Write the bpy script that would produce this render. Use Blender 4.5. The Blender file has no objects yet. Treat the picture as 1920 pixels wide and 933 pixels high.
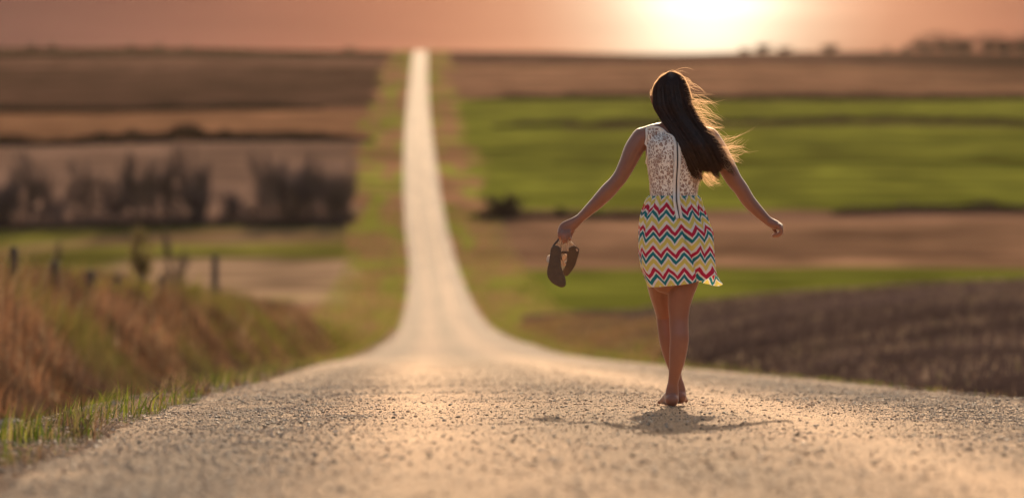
import bpy, math, random
import numpy as np
from mathutils import Vector
from mathutils.bvhtree import BVHTree

rng = np.random.default_rng(7)
random.seed(7)
S = bpy.context.scene
C = S.collection

# ------------------------------------------------------------------ camera
FPX = 7200.0          # focal length in pixels of a 1920 wide frame (135 mm on 36 mm)
ROW0 = 396.0          # picture row of eye level
HAZE = 0.7e-5
D = 18.95             # distance of the walking figure
cd = bpy.data.cameras.new('camera')
cam = bpy.data.objects.new('camera', cd); C.objects.link(cam)
cam.location = (0, 0, 0); cam.rotation_euler = (math.radians(90), 0, 0)
cd.sensor_fit = 'HORIZONTAL'; cd.sensor_width = 36.0; cd.lens = FPX / 1920 * 36
cd.shift_y = -(466.5 - ROW0) / 1920
cd.clip_start = 0.1; cd.clip_end = 20000
cd.dof.use_dof = True; cd.dof.focus_distance = D; cd.dof.aperture_fstop = 2.0
S.camera = cam

# ------------------------------------------------------------------ sky, sun, exposure
SUN_EL = math.radians(21.0); SUN_AZ = math.radians(2.9)    # azimuth to the right of the view axis
GLOW_EL = math.radians(3.35)
w = bpy.data.worlds.new('World'); S.world = w; w.use_nodes = True
nt = w.node_tree; nt.nodes.clear()
def wn(t, **k):
    n = nt.nodes.new(t)
    for a, b in k.items(): setattr(n, a, b)
    return n
def wl(a, b): nt.links.new(a, b)
out = wn('ShaderNodeOutputWorld'); bg = wn('ShaderNodeBackground'); bg.inputs['Strength'].default_value = 0.11
wl(bg.outputs[0], out.inputs['Surface'])
sky = wn('ShaderNodeTexSky', sky_type='NISHITA'); sky.sun_disc = False
sky.sun_elevation = SUN_EL; sky.sun_rotation = SUN_AZ
sky.air_density = 1.3; sky.dust_density = 4.0; sky.ozone_density = 1.0
tc = wn('ShaderNodeTexCoord')
gdir = (math.sin(SUN_AZ) * math.cos(GLOW_EL), math.cos(SUN_AZ) * math.cos(GLOW_EL), math.sin(GLOW_EL))
dot = wn('ShaderNodeVectorMath', operation='DOT_PRODUCT'); dot.inputs[1].default_value = gdir
nrm = wn('ShaderNodeVectorMath', operation='NORMALIZE'); wl(tc.outputs['Generated'], nrm.inputs[0]); wl(nrm.outputs[0], dot.inputs[0])
ac = wn('ShaderNodeMath', operation='ARCCOSINE'); wl(dot.outputs['Value'], ac.inputs[0])
mr = wn('ShaderNodeMapRange'); mr.inputs['From Max'].default_value = math.radians(20); wl(ac.outputs[0], mr.inputs['Value'])
cr = wn('ShaderNodeValToRGB'); cr.color_ramp.interpolation = 'B_SPLINE'
GLOW = [(0.00, (0.744, 0.661, 0.517)), (0.75, (0.620, 0.512, 0.372)), (1.40, (0.413, 0.281, 0.182)), (2.05, (0.347, 0.186, 0.112)), (2.80, (0.281, 0.124, 0.068)), (4.20, (0.202, 0.077, 0.043)), (5.80, (0.151, 0.055, 0.033)), (8.20, (0.101, 0.039, 0.027)), (10.60, (0.072, 0.029, 0.022)), (20.00, (0.068, 0.031, 0.025))]
els = cr.color_ramp.elements
for i, (a, c) in enumerate(GLOW):
    e = els[i] if i < 2 else els.new(a / 20)
    e.position = a / 20; e.color = (*c, 1)
wl(mr.outputs[0], cr.inputs[0])
sc = wn('ShaderNodeVectorMath', operation='SCALE'); sc.inputs['Scale'].default_value = 11.0     # undone by the strength
cmap = wn('ShaderNodeMapping'); cmap.inputs['Scale'].default_value = (7, 7, 110); wl(nrm.outputs[0], cmap.inputs[0])
cno = wn('ShaderNodeTexNoise'); cno.inputs['Scale'].default_value = 1.0; cno.inputs['Detail'].default_value = 4; wl(cmap.outputs[0], cno.inputs['Vector'])
cmr = wn('ShaderNodeMapRange'); cmr.inputs['From Min'].default_value = .3; cmr.inputs['From Max'].default_value = .7; cmr.inputs['To Min'].default_value = .84; cmr.inputs['To Max'].default_value = 1.16; wl(cno.outputs[0], cmr.inputs['Value'])
csc = wn('ShaderNodeVectorMath', operation='SCALE'); wl(cr.outputs[0], csc.inputs[0]); wl(cmr.outputs[0], csc.inputs['Scale'])
wl(csc.outputs[0], sc.inputs[0])
sep = wn('ShaderNodeSeparateXYZ'); wl(nrm.outputs[0], sep.inputs[0])
el = wn('ShaderNodeMapRange', interpolation_type='SMOOTHSTEP'); el.inputs['From Min'].default_value = 0.075; el.inputs['From Max'].default_value = 0.30
wl(sep.outputs['Z'], el.inputs['Value'])
mix = wn('ShaderNodeMix', data_type='RGBA')
wl(el.outputs[0], mix.inputs['Factor']); wl(sc.outputs[0], mix.inputs['A'])
tint = wn('ShaderNodeVectorMath', operation='MULTIPLY'); tint.inputs[1].default_value = (1.0, 0.92, 0.84)
wl(sky.outputs[0], tint.inputs[0]); wl(tint.outputs[0], mix.inputs['B'])
wl(mix.outputs['Result'], bg.inputs['Color'])

sd = bpy.data.lights.new('sun', 'SUN'); sd.energy = 5.0; sd.angle = math.radians(0.5); sd.color = (1.0, 0.76, 0.50)
sun = bpy.data.objects.new('sun', sd); C.objects.link(sun)
sdir = Vector((math.sin(SUN_AZ) * math.cos(SUN_EL), math.cos(SUN_AZ) * math.cos(SUN_EL), math.sin(SUN_EL)))
sun.rotation_euler = sdir.to_track_quat('Z', 'Y').to_euler(); sun.location = (0, 0, 60)
S.view_settings.view_transform = 'Standard'; S.view_settings.look = 'None'
S.view_settings.exposure = 1.0; S.view_settings.gamma = 1.0; S.view_settings.use_curve_mapping = False
S.cycles.use_denoising = True
S.cycles.max_bounces = 6; S.cycles.transparent_max_bounces = 12; S.cycles.sample_clamp_indirect = 8.0

# ------------------------------------------------------------------ helpers
def add(name, me, parent=None, **props):
    o = bpy.data.objects.new(name, me); C.objects.link(o)
    if parent is not None: o.parent = parent
    for k, v in props.items(): o[k] = v
    return o

def mesh(name, V, F, mat=None, smooth=False, col=None, uv=None):
    """F: (n,3) or (n,4) int array, or a list of both; col: per-vertex rgb; uv: per-vertex uv"""
    me = bpy.data.meshes.new(name)
    V = np.asarray(V, dtype=np.float32)
    Fs = [np.asarray(f, dtype=np.int32) for f in (F if isinstance(F, list) else [F]) if len(f)]
    loops = np.concatenate([f.ravel() for f in Fs])
    counts = np.concatenate([np.full(len(f), f.shape[1], dtype=np.int32) for f in Fs])
    starts = np.concatenate([[0], np.cumsum(counts)[:-1]]).astype(np.int32)
    me.vertices.add(len(V)); me.vertices.foreach_set('co', V.ravel())
    me.loops.add(len(loops)); me.loops.foreach_set('vertex_index', loops)
    me.polygons.add(len(counts)); me.polygons.foreach_set('loop_start', starts)
    me.polygons.foreach_set('use_smooth', np.full(len(counts), smooth))
    me.update(calc_edges=True)
    if col is not None:
        a = me.color_attributes.new('Col', 'FLOAT_COLOR', 'POINT')
        c4 = np.ones((len(V), 4), dtype=np.float32); c4[:, :3] = col
        a.data.foreach_set('color', c4.ravel())
    if uv is not None:
        l = me.uv_layers.new(name='UVMap')
        l.data.foreach_set('uv', np.asarray(uv, dtype=np.float32)[loops].ravel())
    if mat: me.materials.append(mat)
    return me

def empty(name, loc, label, cat, group=None):
    o = bpy.data.objects.new(name, None); C.objects.link(o)
    o.location = loc; o['label'] = label; o['category'] = cat
    o.empty_display_size = 0.1
    if group: o['group'] = group
    return o

class M:
    """small node-material builder"""
    def __init__(s, name):
        s.m = bpy.data.materials.new(name); s.m.use_nodes = True
        s.t = s.m.node_tree; s.b = s.t.nodes['Principled BSDF']; s.o = s.t.nodes['Material Output']
    def n(s, t, **k):
        n = s.t.nodes.new(t)
        for a, b in k.items():
            if a.startswith('i_'): n.inputs[a[2:].replace('_', ' ')].default_value = b
            else: setattr(n, a, b)
        return n
    def l(s, a, b): s.t.links.new(a, b); return s
    def mixc(s, fac, a, b, mode='MIX'):
        x = s.n('ShaderNodeMix', data_type='RGBA', blend_type=mode)
        for sock, v in (('Factor', fac), ('A', a), ('B', b)):
            i = [q for q in x.inputs if q.name == sock and (q.type == 'RGBA' if sock != 'Factor' else q.type == 'VALUE')][0]
            if isinstance(v, (int, float)): i.default_value = v
            elif isinstance(v, tuple): i.default_value = (*v, 1) if len(v) == 3 else v
            else: s.l(v, i)
        return [q for q in x.outputs if q.type == 'RGBA'][0]
    def math(s, op, a, b=None, clamp=False):
        x = s.n('ShaderNodeMath', operation=op, use_clamp=clamp)
        for i, v in ((0, a), (1, b)):
            if v is None: continue
            if isinstance(v, (int, float)): x.inputs[i].default_value = v
            else: s.l(v, x.inputs[i])
        return x.outputs[0]
    def noise(s, scale, detail=4, coord=None, rough=0.55):
        x = s.n('ShaderNodeTexNoise'); x.inputs['Scale'].default_value = scale; x.inputs['Detail'].default_value = detail; x.inputs['Roughness'].default_value = rough
        if coord is not None: s.l(coord, x.inputs['Vector'])
        return x
    def ramp(s, fac, stops):
        x = s.n('ShaderNodeValToRGB'); e = x.color_ramp.elements
        for i, (p, c) in enumerate(stops):
            q = e[i] if i < 2 else e.new(p)
            q.position = p; q.color = (*c, 1) if isinstance(c, tuple) else (c, c, c, 1)
        s.l(fac, x.inputs[0]); return x.outputs[0]
    def bump(s, h, strength=0.3, dist=0.01):
        x = s.n('ShaderNodeBump'); x.inputs['Strength'].default_value = strength; x.inputs['Distance'].default_value = dist
        s.l(h, x.inputs['Height']); s.l(x.outputs[0], s.b.inputs['Normal']); return s
    def set(s, **k):
        for a, v in k.items():
            i = s.b.inputs[a.replace('_', ' ')]
            if isinstance(v, tuple) and len(v) == 3 and i.type == 'RGBA': v = (*v, 1)
            if isinstance(v, bpy.types.NodeSocket): s.l(v, i)
            else: i.default_value = v
        return s
    def translucent(s, colsock, fac):
        tr = s.n('ShaderNodeBsdfTranslucent'); mx = s.n('ShaderNodeMixShader'); mx.inputs[0].default_value = fac
        if isinstance(colsock, tuple): tr.inputs[0].default_value = (*colsock, 1)
        else: s.l(colsock, tr.inputs[0])
        s.l(s.b.outputs[0], mx.inputs[1]); s.l(tr.outputs[0], mx.inputs[2]); s.l(mx.outputs[0], s.o.inputs['Surface']); return mx

def colmat(name, rough=0.9, nscale=3.0, namp=0.35, trans=0.0, spec=0.0, bump=None):
    """colour from the mesh's own colour attribute, varied by noise"""
    m = M(name); a = m.n('ShaderNodeAttribute', attribute_name='Col')
    g = m.n('ShaderNodeNewGeometry'); n = m.noise(nscale, 5, g.outputs['Position'])
    v = m.ramp(n.outputs[0], [(0.25, 1 - namp), (0.75, 1 + namp)])
    c = m.mixc(1.0, a.outputs['Color'], v, 'MULTIPLY')
    m.set(Base_Color=c, Roughness=rough); m.b.inputs['Specular IOR Level'].default_value = spec
    if bump: m.bump(m.noise(bump[0], 6, g.outputs['Position']).outputs[0], bump[1], bump[2])
    if trans: m.translucent(c, trans)
    return m.m

def pchip(xs, ys):
    x = np.array(xs, float); y = np.array(ys, float); h = np.diff(x); d = np.diff(y) / h
    m = np.zeros(len(x)); m[0], m[-1] = d[0], d[-1]
    for i in range(1, len(x) - 1):
        if d[i - 1] * d[i] > 0:
            w1, w2 = 2 * h[i] + h[i - 1], h[i] + 2 * h[i - 1]
            m[i] = (w1 + w2) / (w1 / d[i - 1] + w2 / d[i])
    def f(q):
        q = np.asarray(q, float); qq = np.clip(q, x[0], x[-1]); i = np.clip(np.searchsorted(x, qq, side='right') - 1, 0, len(h) - 1)
        t = (qq - x[i]) / h[i]
        return ((1 + 2 * t) * (1 - t) ** 2 * y[i] + t * (1 - t) ** 2 * h[i] * m[i] + t * t * (3 - 2 * t) * y[i + 1] + t * t * (t - 1) * h[i] * m[i + 1]
                + np.where(q > x[-1], (q - x[-1]) * m[-1], 0) + np.where(q < x[0], (q - x[0]) * m[0], 0))
    return f

def sstep(a, b, x):
    t = np.clip((np.asarray(x, float) - a) / (b - a), 0, 1); return t * t * (3 - 2 * t)

_tab = np.random.default_rng(3).random((256, 256))
def vnoise(x, y):
    x = np.asarray(x, float); y = np.asarray(y, float)
    xi = np.floor(x).astype(int); yi = np.floor(y).astype(int); fx = x - xi; fy = y - yi
    fx = fx * fx * (3 - 2 * fx); fy = fy * fy * (3 - 2 * fy)
    g = lambda a, b: _tab[a & 255, b & 255]
    return (g(xi, yi) * (1 - fx) + g(xi + 1, yi) * fx) * (1 - fy) + (g(xi, yi + 1) * (1 - fx) + g(xi + 1, yi + 1) * fx) * fy
def fbm(x, y, o=4):
    s = 0; a = 0.5
    for k in range(o): s = s + a * vnoise(x * 2 ** k + 17 * k, y * 2 ** k + 5 * k); a *= 0.5
    return s / (1 - 0.5 ** o)

# ------------------------------------------------------------------ the lie of the land
prof = pchip([-40, 0, 10, 18.95, 30, 50, 80, 107, 128, 170, 233, 280, 330, 377, 455, 566, 825, 1414, 1600, 2000, 3200, 9000],
             [-0.3, -0.53, -0.745, -0.95, -1.30, -1.98, -3.0, -3.86, -4.40, -5.50, -6.62, -6.95, -6.55, -5.4, -0.25, 7.5, 22.6, 58.6, 62, 52, 10, -60])
xcen = pchip([-40, 0, 19, 50, 107, 233, 377, 455, 566, 825, 1414, 3000, 9000], [1.95, 0.96, 0.5, -0.25, -1.4, -4.15, -7.7, -10.4, -13.6, -20.2, -33.6, -70, -200])
HW = 2.75
def edge_l(y): return HW * (1 - .12 * (1 - sstep(25, 70, y)))
def lateral(xr, y):
    """height added to the road's profile beside the road"""
    d = np.abs(xr) - HW; dp = np.maximum(d, 0)
    near = 1 - sstep(180, 330, y)
    road = -0.018 * np.minimum(np.abs(xr), HW) - 0.012
    ditch = -0.30 * np.exp(-((dp - 1.3) / 0.75) ** 2) * near - 0.05 * sstep(0, 0.4, dp)
    left = (0.85 * sstep(1.2, 3.0, dp) + 0.55 * sstep(3.0, 9, dp)) * sstep(5, 30, y) * (.82 + .55 * sstep(50, 100, y)) * (1 - sstep(125, 230, y))
    right = 2.6 * (1 - np.exp(-np.maximum(xr - 4.2, 0) / 7.5)) * sstep(18, 125, y) * (1 - sstep(165, 285, y))
    und = (fbm(xr * 0.35, y * 0.35, 3) - 0.5) * 0.22 * sstep(0.5, 2.5, dp) * near
    far = (fbm(xr * 0.012 + 9, y * 0.008, 3) - 0.5) * 3.0 * sstep(6, 60, dp) * sstep(150, 400, y)
    tilt = -0.008 * np.clip(xr, -400, 400) * sstep(900, 1400, y) * (xr > 0)
    return road + ditch + np.where(xr < 0, left, right) + und + far + tilt
def ground_z(x, y):
    xr = np.asarray(x) - xcen(y); return prof(y) + lateral(xr, y)
def at(px, y, row=None):
    """point of the land (or of the given picture row) seen in column px at distance y"""
    x = (px - 960) / FPX * y
    z = float(ground_z(x, y)) if row is None else (ROW0 - row) / FPX * y
    return Vector((x, y, z))

xs_side = np.concatenate([np.arange(2.75, 4, 0.25), np.arange(4, 10, 0.4), np.arange(10, 30, 1.0), np.arange(30, 110, 3), np.arange(110, 330, 8), np.geomspace(330, 1500, 10)])
xs = np.concatenate([-xs_side[::-1], [-2.3, -1.4, 0, 1.4, 2.3], xs_side])
ys = np.concatenate([np.arange(-40, 6, 2), np.arange(6, 40, 0.25), np.arange(40, 120, 0.7), np.arange(120, 300, 1.5), np.arange(300, 900, 2), np.arange(900, 1500, 3), np.arange(1500, 2401, 60)])
XR, YY = np.meshgrid(xs, ys)
GX = XR + xcen(YY); GZ = prof(YY) + lateral(XR, YY) - .10 * (1 - sstep(2.3, 2.75, np.abs(XR)))

# what grows where: class index and colour for every grid point
L = lambda r, g, b: np.array([r, g, b])
TAN, BROWN, DARK, GREEN, GRASS, PLOW, RUST, PALE = L(0.183, 0.101, 0.060), L(0.082, 0.045, 0.032), L(0.035, 0.022, 0.019), L(0.088, 0.093, 0.014), L(0.113, 0.117, 0.020), L(0.043, 0.029, 0.027), L(0.125, 0.061, 0.031), L(0.211, 0.140, 0.092)
def land(xr, y):
    k = np.zeros(xr.shape, int)                      # 0 ground (verge, rough grass)
    col = np.broadcast_to(GRASS, xr.shape + (3,)).copy()
    wob = (fbm(xr * 0.03, y * 0.03) - 0.5)
    yw = y + wob * 10
    R = xr > 0
    def put(mask, c, cls=None, soft=None):
        nonlocal col
        col = np.where(mask[..., None], c, col)
        if cls is not None: k[mask] = cls
    dp = np.abs(xr) - HW
    # verges: mixed green and dry grass
    mv = fbm(xr * 0.5 + 40, y * 0.06, 4)[..., None]
    verge = GRASS * 1.2 * (1 - sstep(.36, .54, mv)) + TAN * L(.95, .92, .88) * sstep(.36, .54, mv)
    col = verge
    f0 = 3.5 + 4.2 * sstep(180, 300, y) + 1.5 * sstep(500, 900, y) + wob * 3 + 5 * (fbm(y * .06, y * 0 + 3 * np.sign(xr), 4) - .5) * sstep(150, 300, y)      # where the fields begin
    dryv = np.where(xr > 0, (3.0 + 4 * (fbm(xr * .8, y * .5, 4) - .5)) * sstep(70, 140, y) * (1 - sstep(190, 250, y)), 0)
    f0 = f0 + dryv
    fR = xr > f0; fL = xr < -(f0 + 1.0 * sstep(300, 500, y))
    # right side
    put(fR & (y < 275), PLOW, 1)
    put(fR & (yw >= 275) & (yw < 373), GRASS * L(.72, .74, .7), 2)
    put(fR & (yw >= 373) & (yw < 447), TAN * L(.82, .84, .88), 3)
    put(fR & (yw >= 447) & (yw < 464), BROWN * 1.4, 0)
    put(fR & (yw >= 464) & (y < 872), GREEN, 4)
    for a, b, c in ((553, 566, .55), (690, 716, .0)):
        put(fR & (xr > 17 + (a - 500) * .05) & (yw >= a) & (yw < b), BROWN * .8 if c == 0 else GREEN * c, 0 if c == 0 else None)
    put(fR & (y >= 872), TAN * L(.80, .78, .82), 5)
    put(fR & (yw >= 1120) & (yw < 1230), BROWN * .75, None)
    put(fR & (yw >= 1230), BROWN * 1.25, None)
    rr = sstep(120, 190, xr) * sstep(900, 1000, y) * (1 - sstep(1380, 1500, y))
    col = col * (1 - 0.6 * rr[..., None])
    # left side
    put(fL & (y >= 190) & (yw < 290), TAN * .9, 6)
    pal = sstep(.40, .58, fbm(xr * .05 + 3, y * .018))[..., None]
    put(fL & (yw >= 290) & (yw < 392), PALE * pal + (GRASS * .9) * (1 - pal), 6)
    gp = sstep(.40, .62, fbm(xr * .035 + 8, y * .05, 4))[..., None]
    put(fL & (yw >= 392) & (yw < 436), GREEN * L(1.15, 1.0, 1.5) * (1 - gp) + TAN * L(.75, .85, .8) * gp, 7)
    put(fL & (yw >= 436) & (yw < 452), DARK * 1.2, 7)
    put(fL & (yw >= 452) & (yw < 640), BROWN * L(1.42, 1.6, 1.7), 8)
    put(fL & (yw >= 640) & (yw < 812), TAN * L(.72, .68, .66), 9)
    put(fL & (yw >= 812), BROWN * .62, 10)
    put(fL & (yw >= 1090) & (yw < 1190), BROWN * 1.15, 10)
    put(fL & (yw >= 1190), BROWN * L(.50, .58, .42), 10)
    # rough banks by the near road
    bank = (xr < -HW - 0.25) & (y < 190)
    g = sstep(.52, .66, fbm(xr * .4 + 7, y * .12, 4))[..., None]
    col = np.where(bank[..., None], RUST * .75 * (1 - g) + GRASS * .5 * g, col)
    rb = (xr > HW + .1) & (xr < f0) & (y < 235)
    col = np.where(rb[..., None], np.where((xr > HW + 1.6)[..., None], RUST * L(.95, 1.0, 1.05), GRASS * 1.1) * (1 - g) + GRASS * .8 * g, col)
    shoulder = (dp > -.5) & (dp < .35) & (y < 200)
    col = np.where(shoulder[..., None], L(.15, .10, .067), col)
    # streaks within the fields
    st = 0.38 + 1.24 * fbm(xr * 0.03, y * 0.13, 4)
    cl = 0.55 + 0.9 * fbm(xr * 0.14, y * 0.06, 4)
    return k, col * (st * cl)[..., None]
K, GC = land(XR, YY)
nx, ny = len(xs), len(ys)
ii = np.arange(nx * ny).reshape(ny, nx)
quads = np.stack([ii[:-1, :-1], ii[:-1, 1:], ii[1:, 1:], ii[1:, :-1]], -1).reshape(-1, 4)
xm = 0.5 * (xs[:-1] + xs[1:])
inroad = np.broadcast_to(np.abs(xm) < 1.5, (ny - 1, nx - 1)).reshape(-1)
cls = K[:-1, :-1].reshape(-1)
soil = colmat('soil_and_grass', 0.95, 1.1, 0.35, bump=(5.0, 0.6, 0.15))
plough = colmat('ploughed_soil', 0.9, 2.2, 0.55, bump=(4.0, 1.0, 0.25))
crop = colmat('young_crop', 0.9, 0.12, 0.45)
NAMES = ['ground', 'ploughed_field', 'grass_strip', 'stubble_field', 'green_field', 'upland_field', 'valley_meadow', 'valley_pasture', 'fallow_field', 'stubble_terrace', 'upland_terrace']
MATS = [soil, plough, crop, crop, crop, crop, crop, crop, crop, crop, crop]
AV = np.stack([GX, YY, GZ], -1).reshape(-1, 3); AC = GC.reshape(-1, 3)
for c in range(len(NAMES)):
    sel = quads[(cls == c) & ~inroad]
    if not len(sel): continue
    used, inv = np.unique(sel, return_inverse=True)
    add(NAMES[c], mesh(NAMES[c], AV[used], inv.reshape(-1, 4), MATS[c], True, AC[used]), kind='structure')

# ------------------------------------------------------------------ gravel road
def road_col(xr, y):
    base = L(.41, .252, .148) * np.ones(xr.shape + (1,))
    wig = .10 * (fbm(y * .05, y * 0 + 2, 2) - .5)
    tr = np.exp(-((np.abs(xr + .1 + wig) - 0.85) / .30) ** 2)            # packed wheel tracks
    wr = np.clip(np.exp(-((xr + 1.75) / .42) ** 2) + np.exp(-((xr - 1.85) / .45) ** 2), 0, 1)   # loose windrows
    n = fbm(xr * 2.2, y * .8, 4); n2 = fbm(xr * .9 + 4, y * .10, 4)
    mid = np.exp(-((xr + .1) / .35) ** 2)
    c = base * (1 + .30 * tr - .26 * mid)[..., None] * (.72 + .56 * n2)[..., None]
    c = c * (1 - wr * .26)[..., None] * (1 + wr[..., None] * L(-.02, .01, .04))
    c = c * (1 - sstep(35, 110, y)[..., None] * L(.47, .48, .43))          # far road darkened in colour: painted-in shading of its rough surface
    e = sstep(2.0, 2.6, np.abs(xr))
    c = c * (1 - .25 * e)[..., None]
    return c * (0.76 + .48 * n)[..., None]
rx = np.concatenate([np.linspace(-HW, HW, 120)])
ry1 = np.concatenate([np.arange(-40, 9, 1.0), np.arange(9, 27, 0.05), np.arange(27, 60, .3), np.arange(60, 300, 1.5), np.arange(300, 1500, 4), np.arange(1500, 2000, 50)])
RX, RY = np.meshgrid(rx, ry1)
rag = 1 - .10 * fbm(RY * .9, np.sign(RX) * 5 + 0 * RY, 4) * sstep(1.6, 2.75, np.abs(RX))
RX = RX * rag * np.where(RX < 0, 1 - (1 - edge_l(RY) / HW) * sstep(.8, 2.75, -RX), 1)
RX = RX * (1 - .09 * sstep(250, 420, RY))
nearf = sstep(7, 10, RY) * (1 - sstep(25, 30, RY))
RZ = prof(RY) + lateral(RX, RY) + 0.014 + nearf * ((fbm(RX * 9, RY * 9, 4) - .5) * .009 + (fbm(RX * 1.6, RY * .7, 3) - .5) * .03)
edge = np.zeros_like(RX); edge[:, :2] = 1; edge[:, -2:] = 1; RZ = RZ - edge * .05
i2 = np.arange(RX.size).reshape(RX.shape)
rq = np.stack([i2[:-1, :-1], i2[:-1, 1:], i2[1:, 1:], i2[1:, :-1]], -1).reshape(-1, 4)
m = M('road_gravel'); a = m.n('ShaderNodeAttribute', attribute_name='Col'); g = m.n('ShaderNodeNewGeometry')
n1 = m.noise(140, 6, g.outputs['Position'], .7); v1 = m.n('ShaderNodeTexVoronoi'); v1.inputs['Scale'].default_value = 75; m.l(g.outputs['Position'], v1.inputs['Vector'])
vc = m.ramp(n1.outputs[0], [(.32, .62), (.68, 1.38)])
c = m.mixc(1.0, a.outputs['Color'], vc, 'MULTIPLY')
hsv = m.n('ShaderNodeSeparateColor'); m.l(v1.outputs['Color'], hsv.inputs[0])
vv = m.ramp(hsv.outputs[0], [(0.0, .42), (.28, .95), (1.0, 1.32)])
c = m.mixc(.8, c, vv, 'MULTIPLY')
m.set(Base_Color=c, Roughness=.9); m.b.inputs['Specular IOR Level'].default_value = .06
if 'Diffuse Roughness' in m.b.inputs: m.b.inputs['Diffuse Roughness'].default_value = .25
hgt = m.math('SUBTRACT', n1.outputs[0], m.math('MULTIPLY', v1.outputs['Distance'], 1.2)); m.bump(hgt, .9, .007)
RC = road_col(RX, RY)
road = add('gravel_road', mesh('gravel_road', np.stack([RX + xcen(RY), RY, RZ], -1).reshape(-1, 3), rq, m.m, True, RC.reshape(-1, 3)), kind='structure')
def road_z(x, y):
    xr = x - xcen(y)
    return prof(y) + lateral(xr, y) + 0.014 + sstep(7, 10, y) * (1 - sstep(25, 30, y)) * ((fbm(xr * 9, y * 9, 4) - .5) * .009 + (fbm(xr * 1.6, y * .7, 3) - .5) * .03)

# loose stones lying on the road: uncountable, one mass
def stones(n, ylo, yhi, rlo, rhi, V0, F0, power):
    y = ylo + (yhi - ylo) * rng.random(n * 6); x = (rng.random(n * 6) * 2 - 1) * 0.15 * y
    xr = x - xcen(y); far = 1 - .75 * sstep(ylo + .45 * (yhi - ylo), yhi, y)
    dens = far * (.34 + .7 * (np.exp(-((xr + 1.75) / .5) ** 2) + np.exp(-((xr - 1.85) / .55) ** 2)) + .5 * (fbm(x * 1.3, y * .6) - .45))
    dens = dens * (1 - .65 * np.exp(-((np.abs(xr + .1) - .85) / .28) ** 2))
    keep = (np.abs(xr) < HW + .12) & (rng.random(n * 6) < dens); x, y, xr = x[keep][:n], y[keep][:n], xr[keep][:n]
    n = len(x); r = rlo * (rhi / rlo) ** (rng.random(n) ** power)
    z = road_z(x, y) + r * .28
    sc = r[:, None] * (0.65 + .7 * rng.random((n, 3))) * L(1, 1, .70)
    th = rng.random(n) * 6.283; ct, s_ = np.cos(th), np.sin(th)
    P = V0[None] * sc[:, None, :] * (0.8 + .4 * rng.random((n, len(V0), 1)))
    P = np.stack([P[..., 0] * ct[:, None] - P[..., 1] * s_[:, None], P[..., 0] * s_[:, None] + P[..., 1] * ct[:, None], P[..., 2]], -1)
    P += np.stack([x, y, z], -1)[:, None, :]
    F = (F0[None] + (np.arange(n) * len(V0))[:, None, None]).reshape(-1, 3)
    wr = np.clip(np.exp(-((xr + 1.75) / .5) ** 2) + np.exp(-((xr - 1.85) / .55) ** 2), 0, 1)[:, None]
    pal = np.array([[.45, .295, .18], [.37, .24, .15], [.21, .145, .097], [.05, .04, .035], [.60, .46, .34], [.31, .25, .20]])
    idx = np.where(rng.random(n) < .42 - .2 * wr[:, 0], 0, rng.choice([1, 1, 2, 3, 4, 5, 2], n)); cc = pal[idx] * (.75 + .5 * rng.random((n, 1)))
    cc = cc * (1 - wr * .3) + L(.27, .21, .165) * wr * .3
    return P.reshape(-1, 3), F, np.repeat(cc, len(V0), 0)
octV = np.array([[1, 0, 0], [-1, 0, 0], [0, 1, 0], [0, -1, 0], [0, 0, 1], [0, 0, -1]], float)
octF = np.array([[0, 2, 4], [2, 1, 4], [1, 3, 4], [3, 0, 4]])
ph = (1 + 5 ** .5) / 2
icV = np.array([[-1, ph, 0], [1, ph, 0], [-1, -ph, 0], [1, -ph, 0], [0, -1, ph], [0, 1, ph], [0, -1, -ph], [0, 1, -ph], [ph, 0, -1], [ph, 0, 1], [-ph, 0, -1], [-ph, 0, 1]]) / 1.9
icF = np.array([[0, 11, 5], [0, 5, 1], [0, 1, 7], [0, 7, 10], [0, 10, 11], [1, 5, 9], [5, 11, 4], [11, 10, 2], [10, 7, 6], [7, 1, 8], [3, 9, 4], [3, 4, 2], [3, 2, 6], [3, 6, 8], [3, 8, 9], [4, 9, 5], [2, 4, 11], [6, 2, 10], [8, 6, 7], [9, 8, 1]])
st = [stones(200000, 9.5, 32, .0016, .0048, octV, octF, 1.4), stones(34000, 9.5, 60, .0032, .0105, icV, icF, 2.6)]
off = 0; VV, FF, CC = [], [], []
for v, f, c in st: VV.append(v); FF.append(f + off); CC.append(c); off += len(v)
m = M('loose_stone'); a = m.n('ShaderNodeAttribute', attribute_name='Col'); m.set(Base_Color=a.outputs['Color'], Roughness=.7); m.b.inputs['Specular IOR Level'].default_value = .25
add('loose_gravel', mesh('loose_gravel', np.concatenate(VV), np.concatenate(FF), m.m, False, np.concatenate(CC)), kind='stuff', label='loose gravel and small stones on the road surface', category='gravel')

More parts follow.
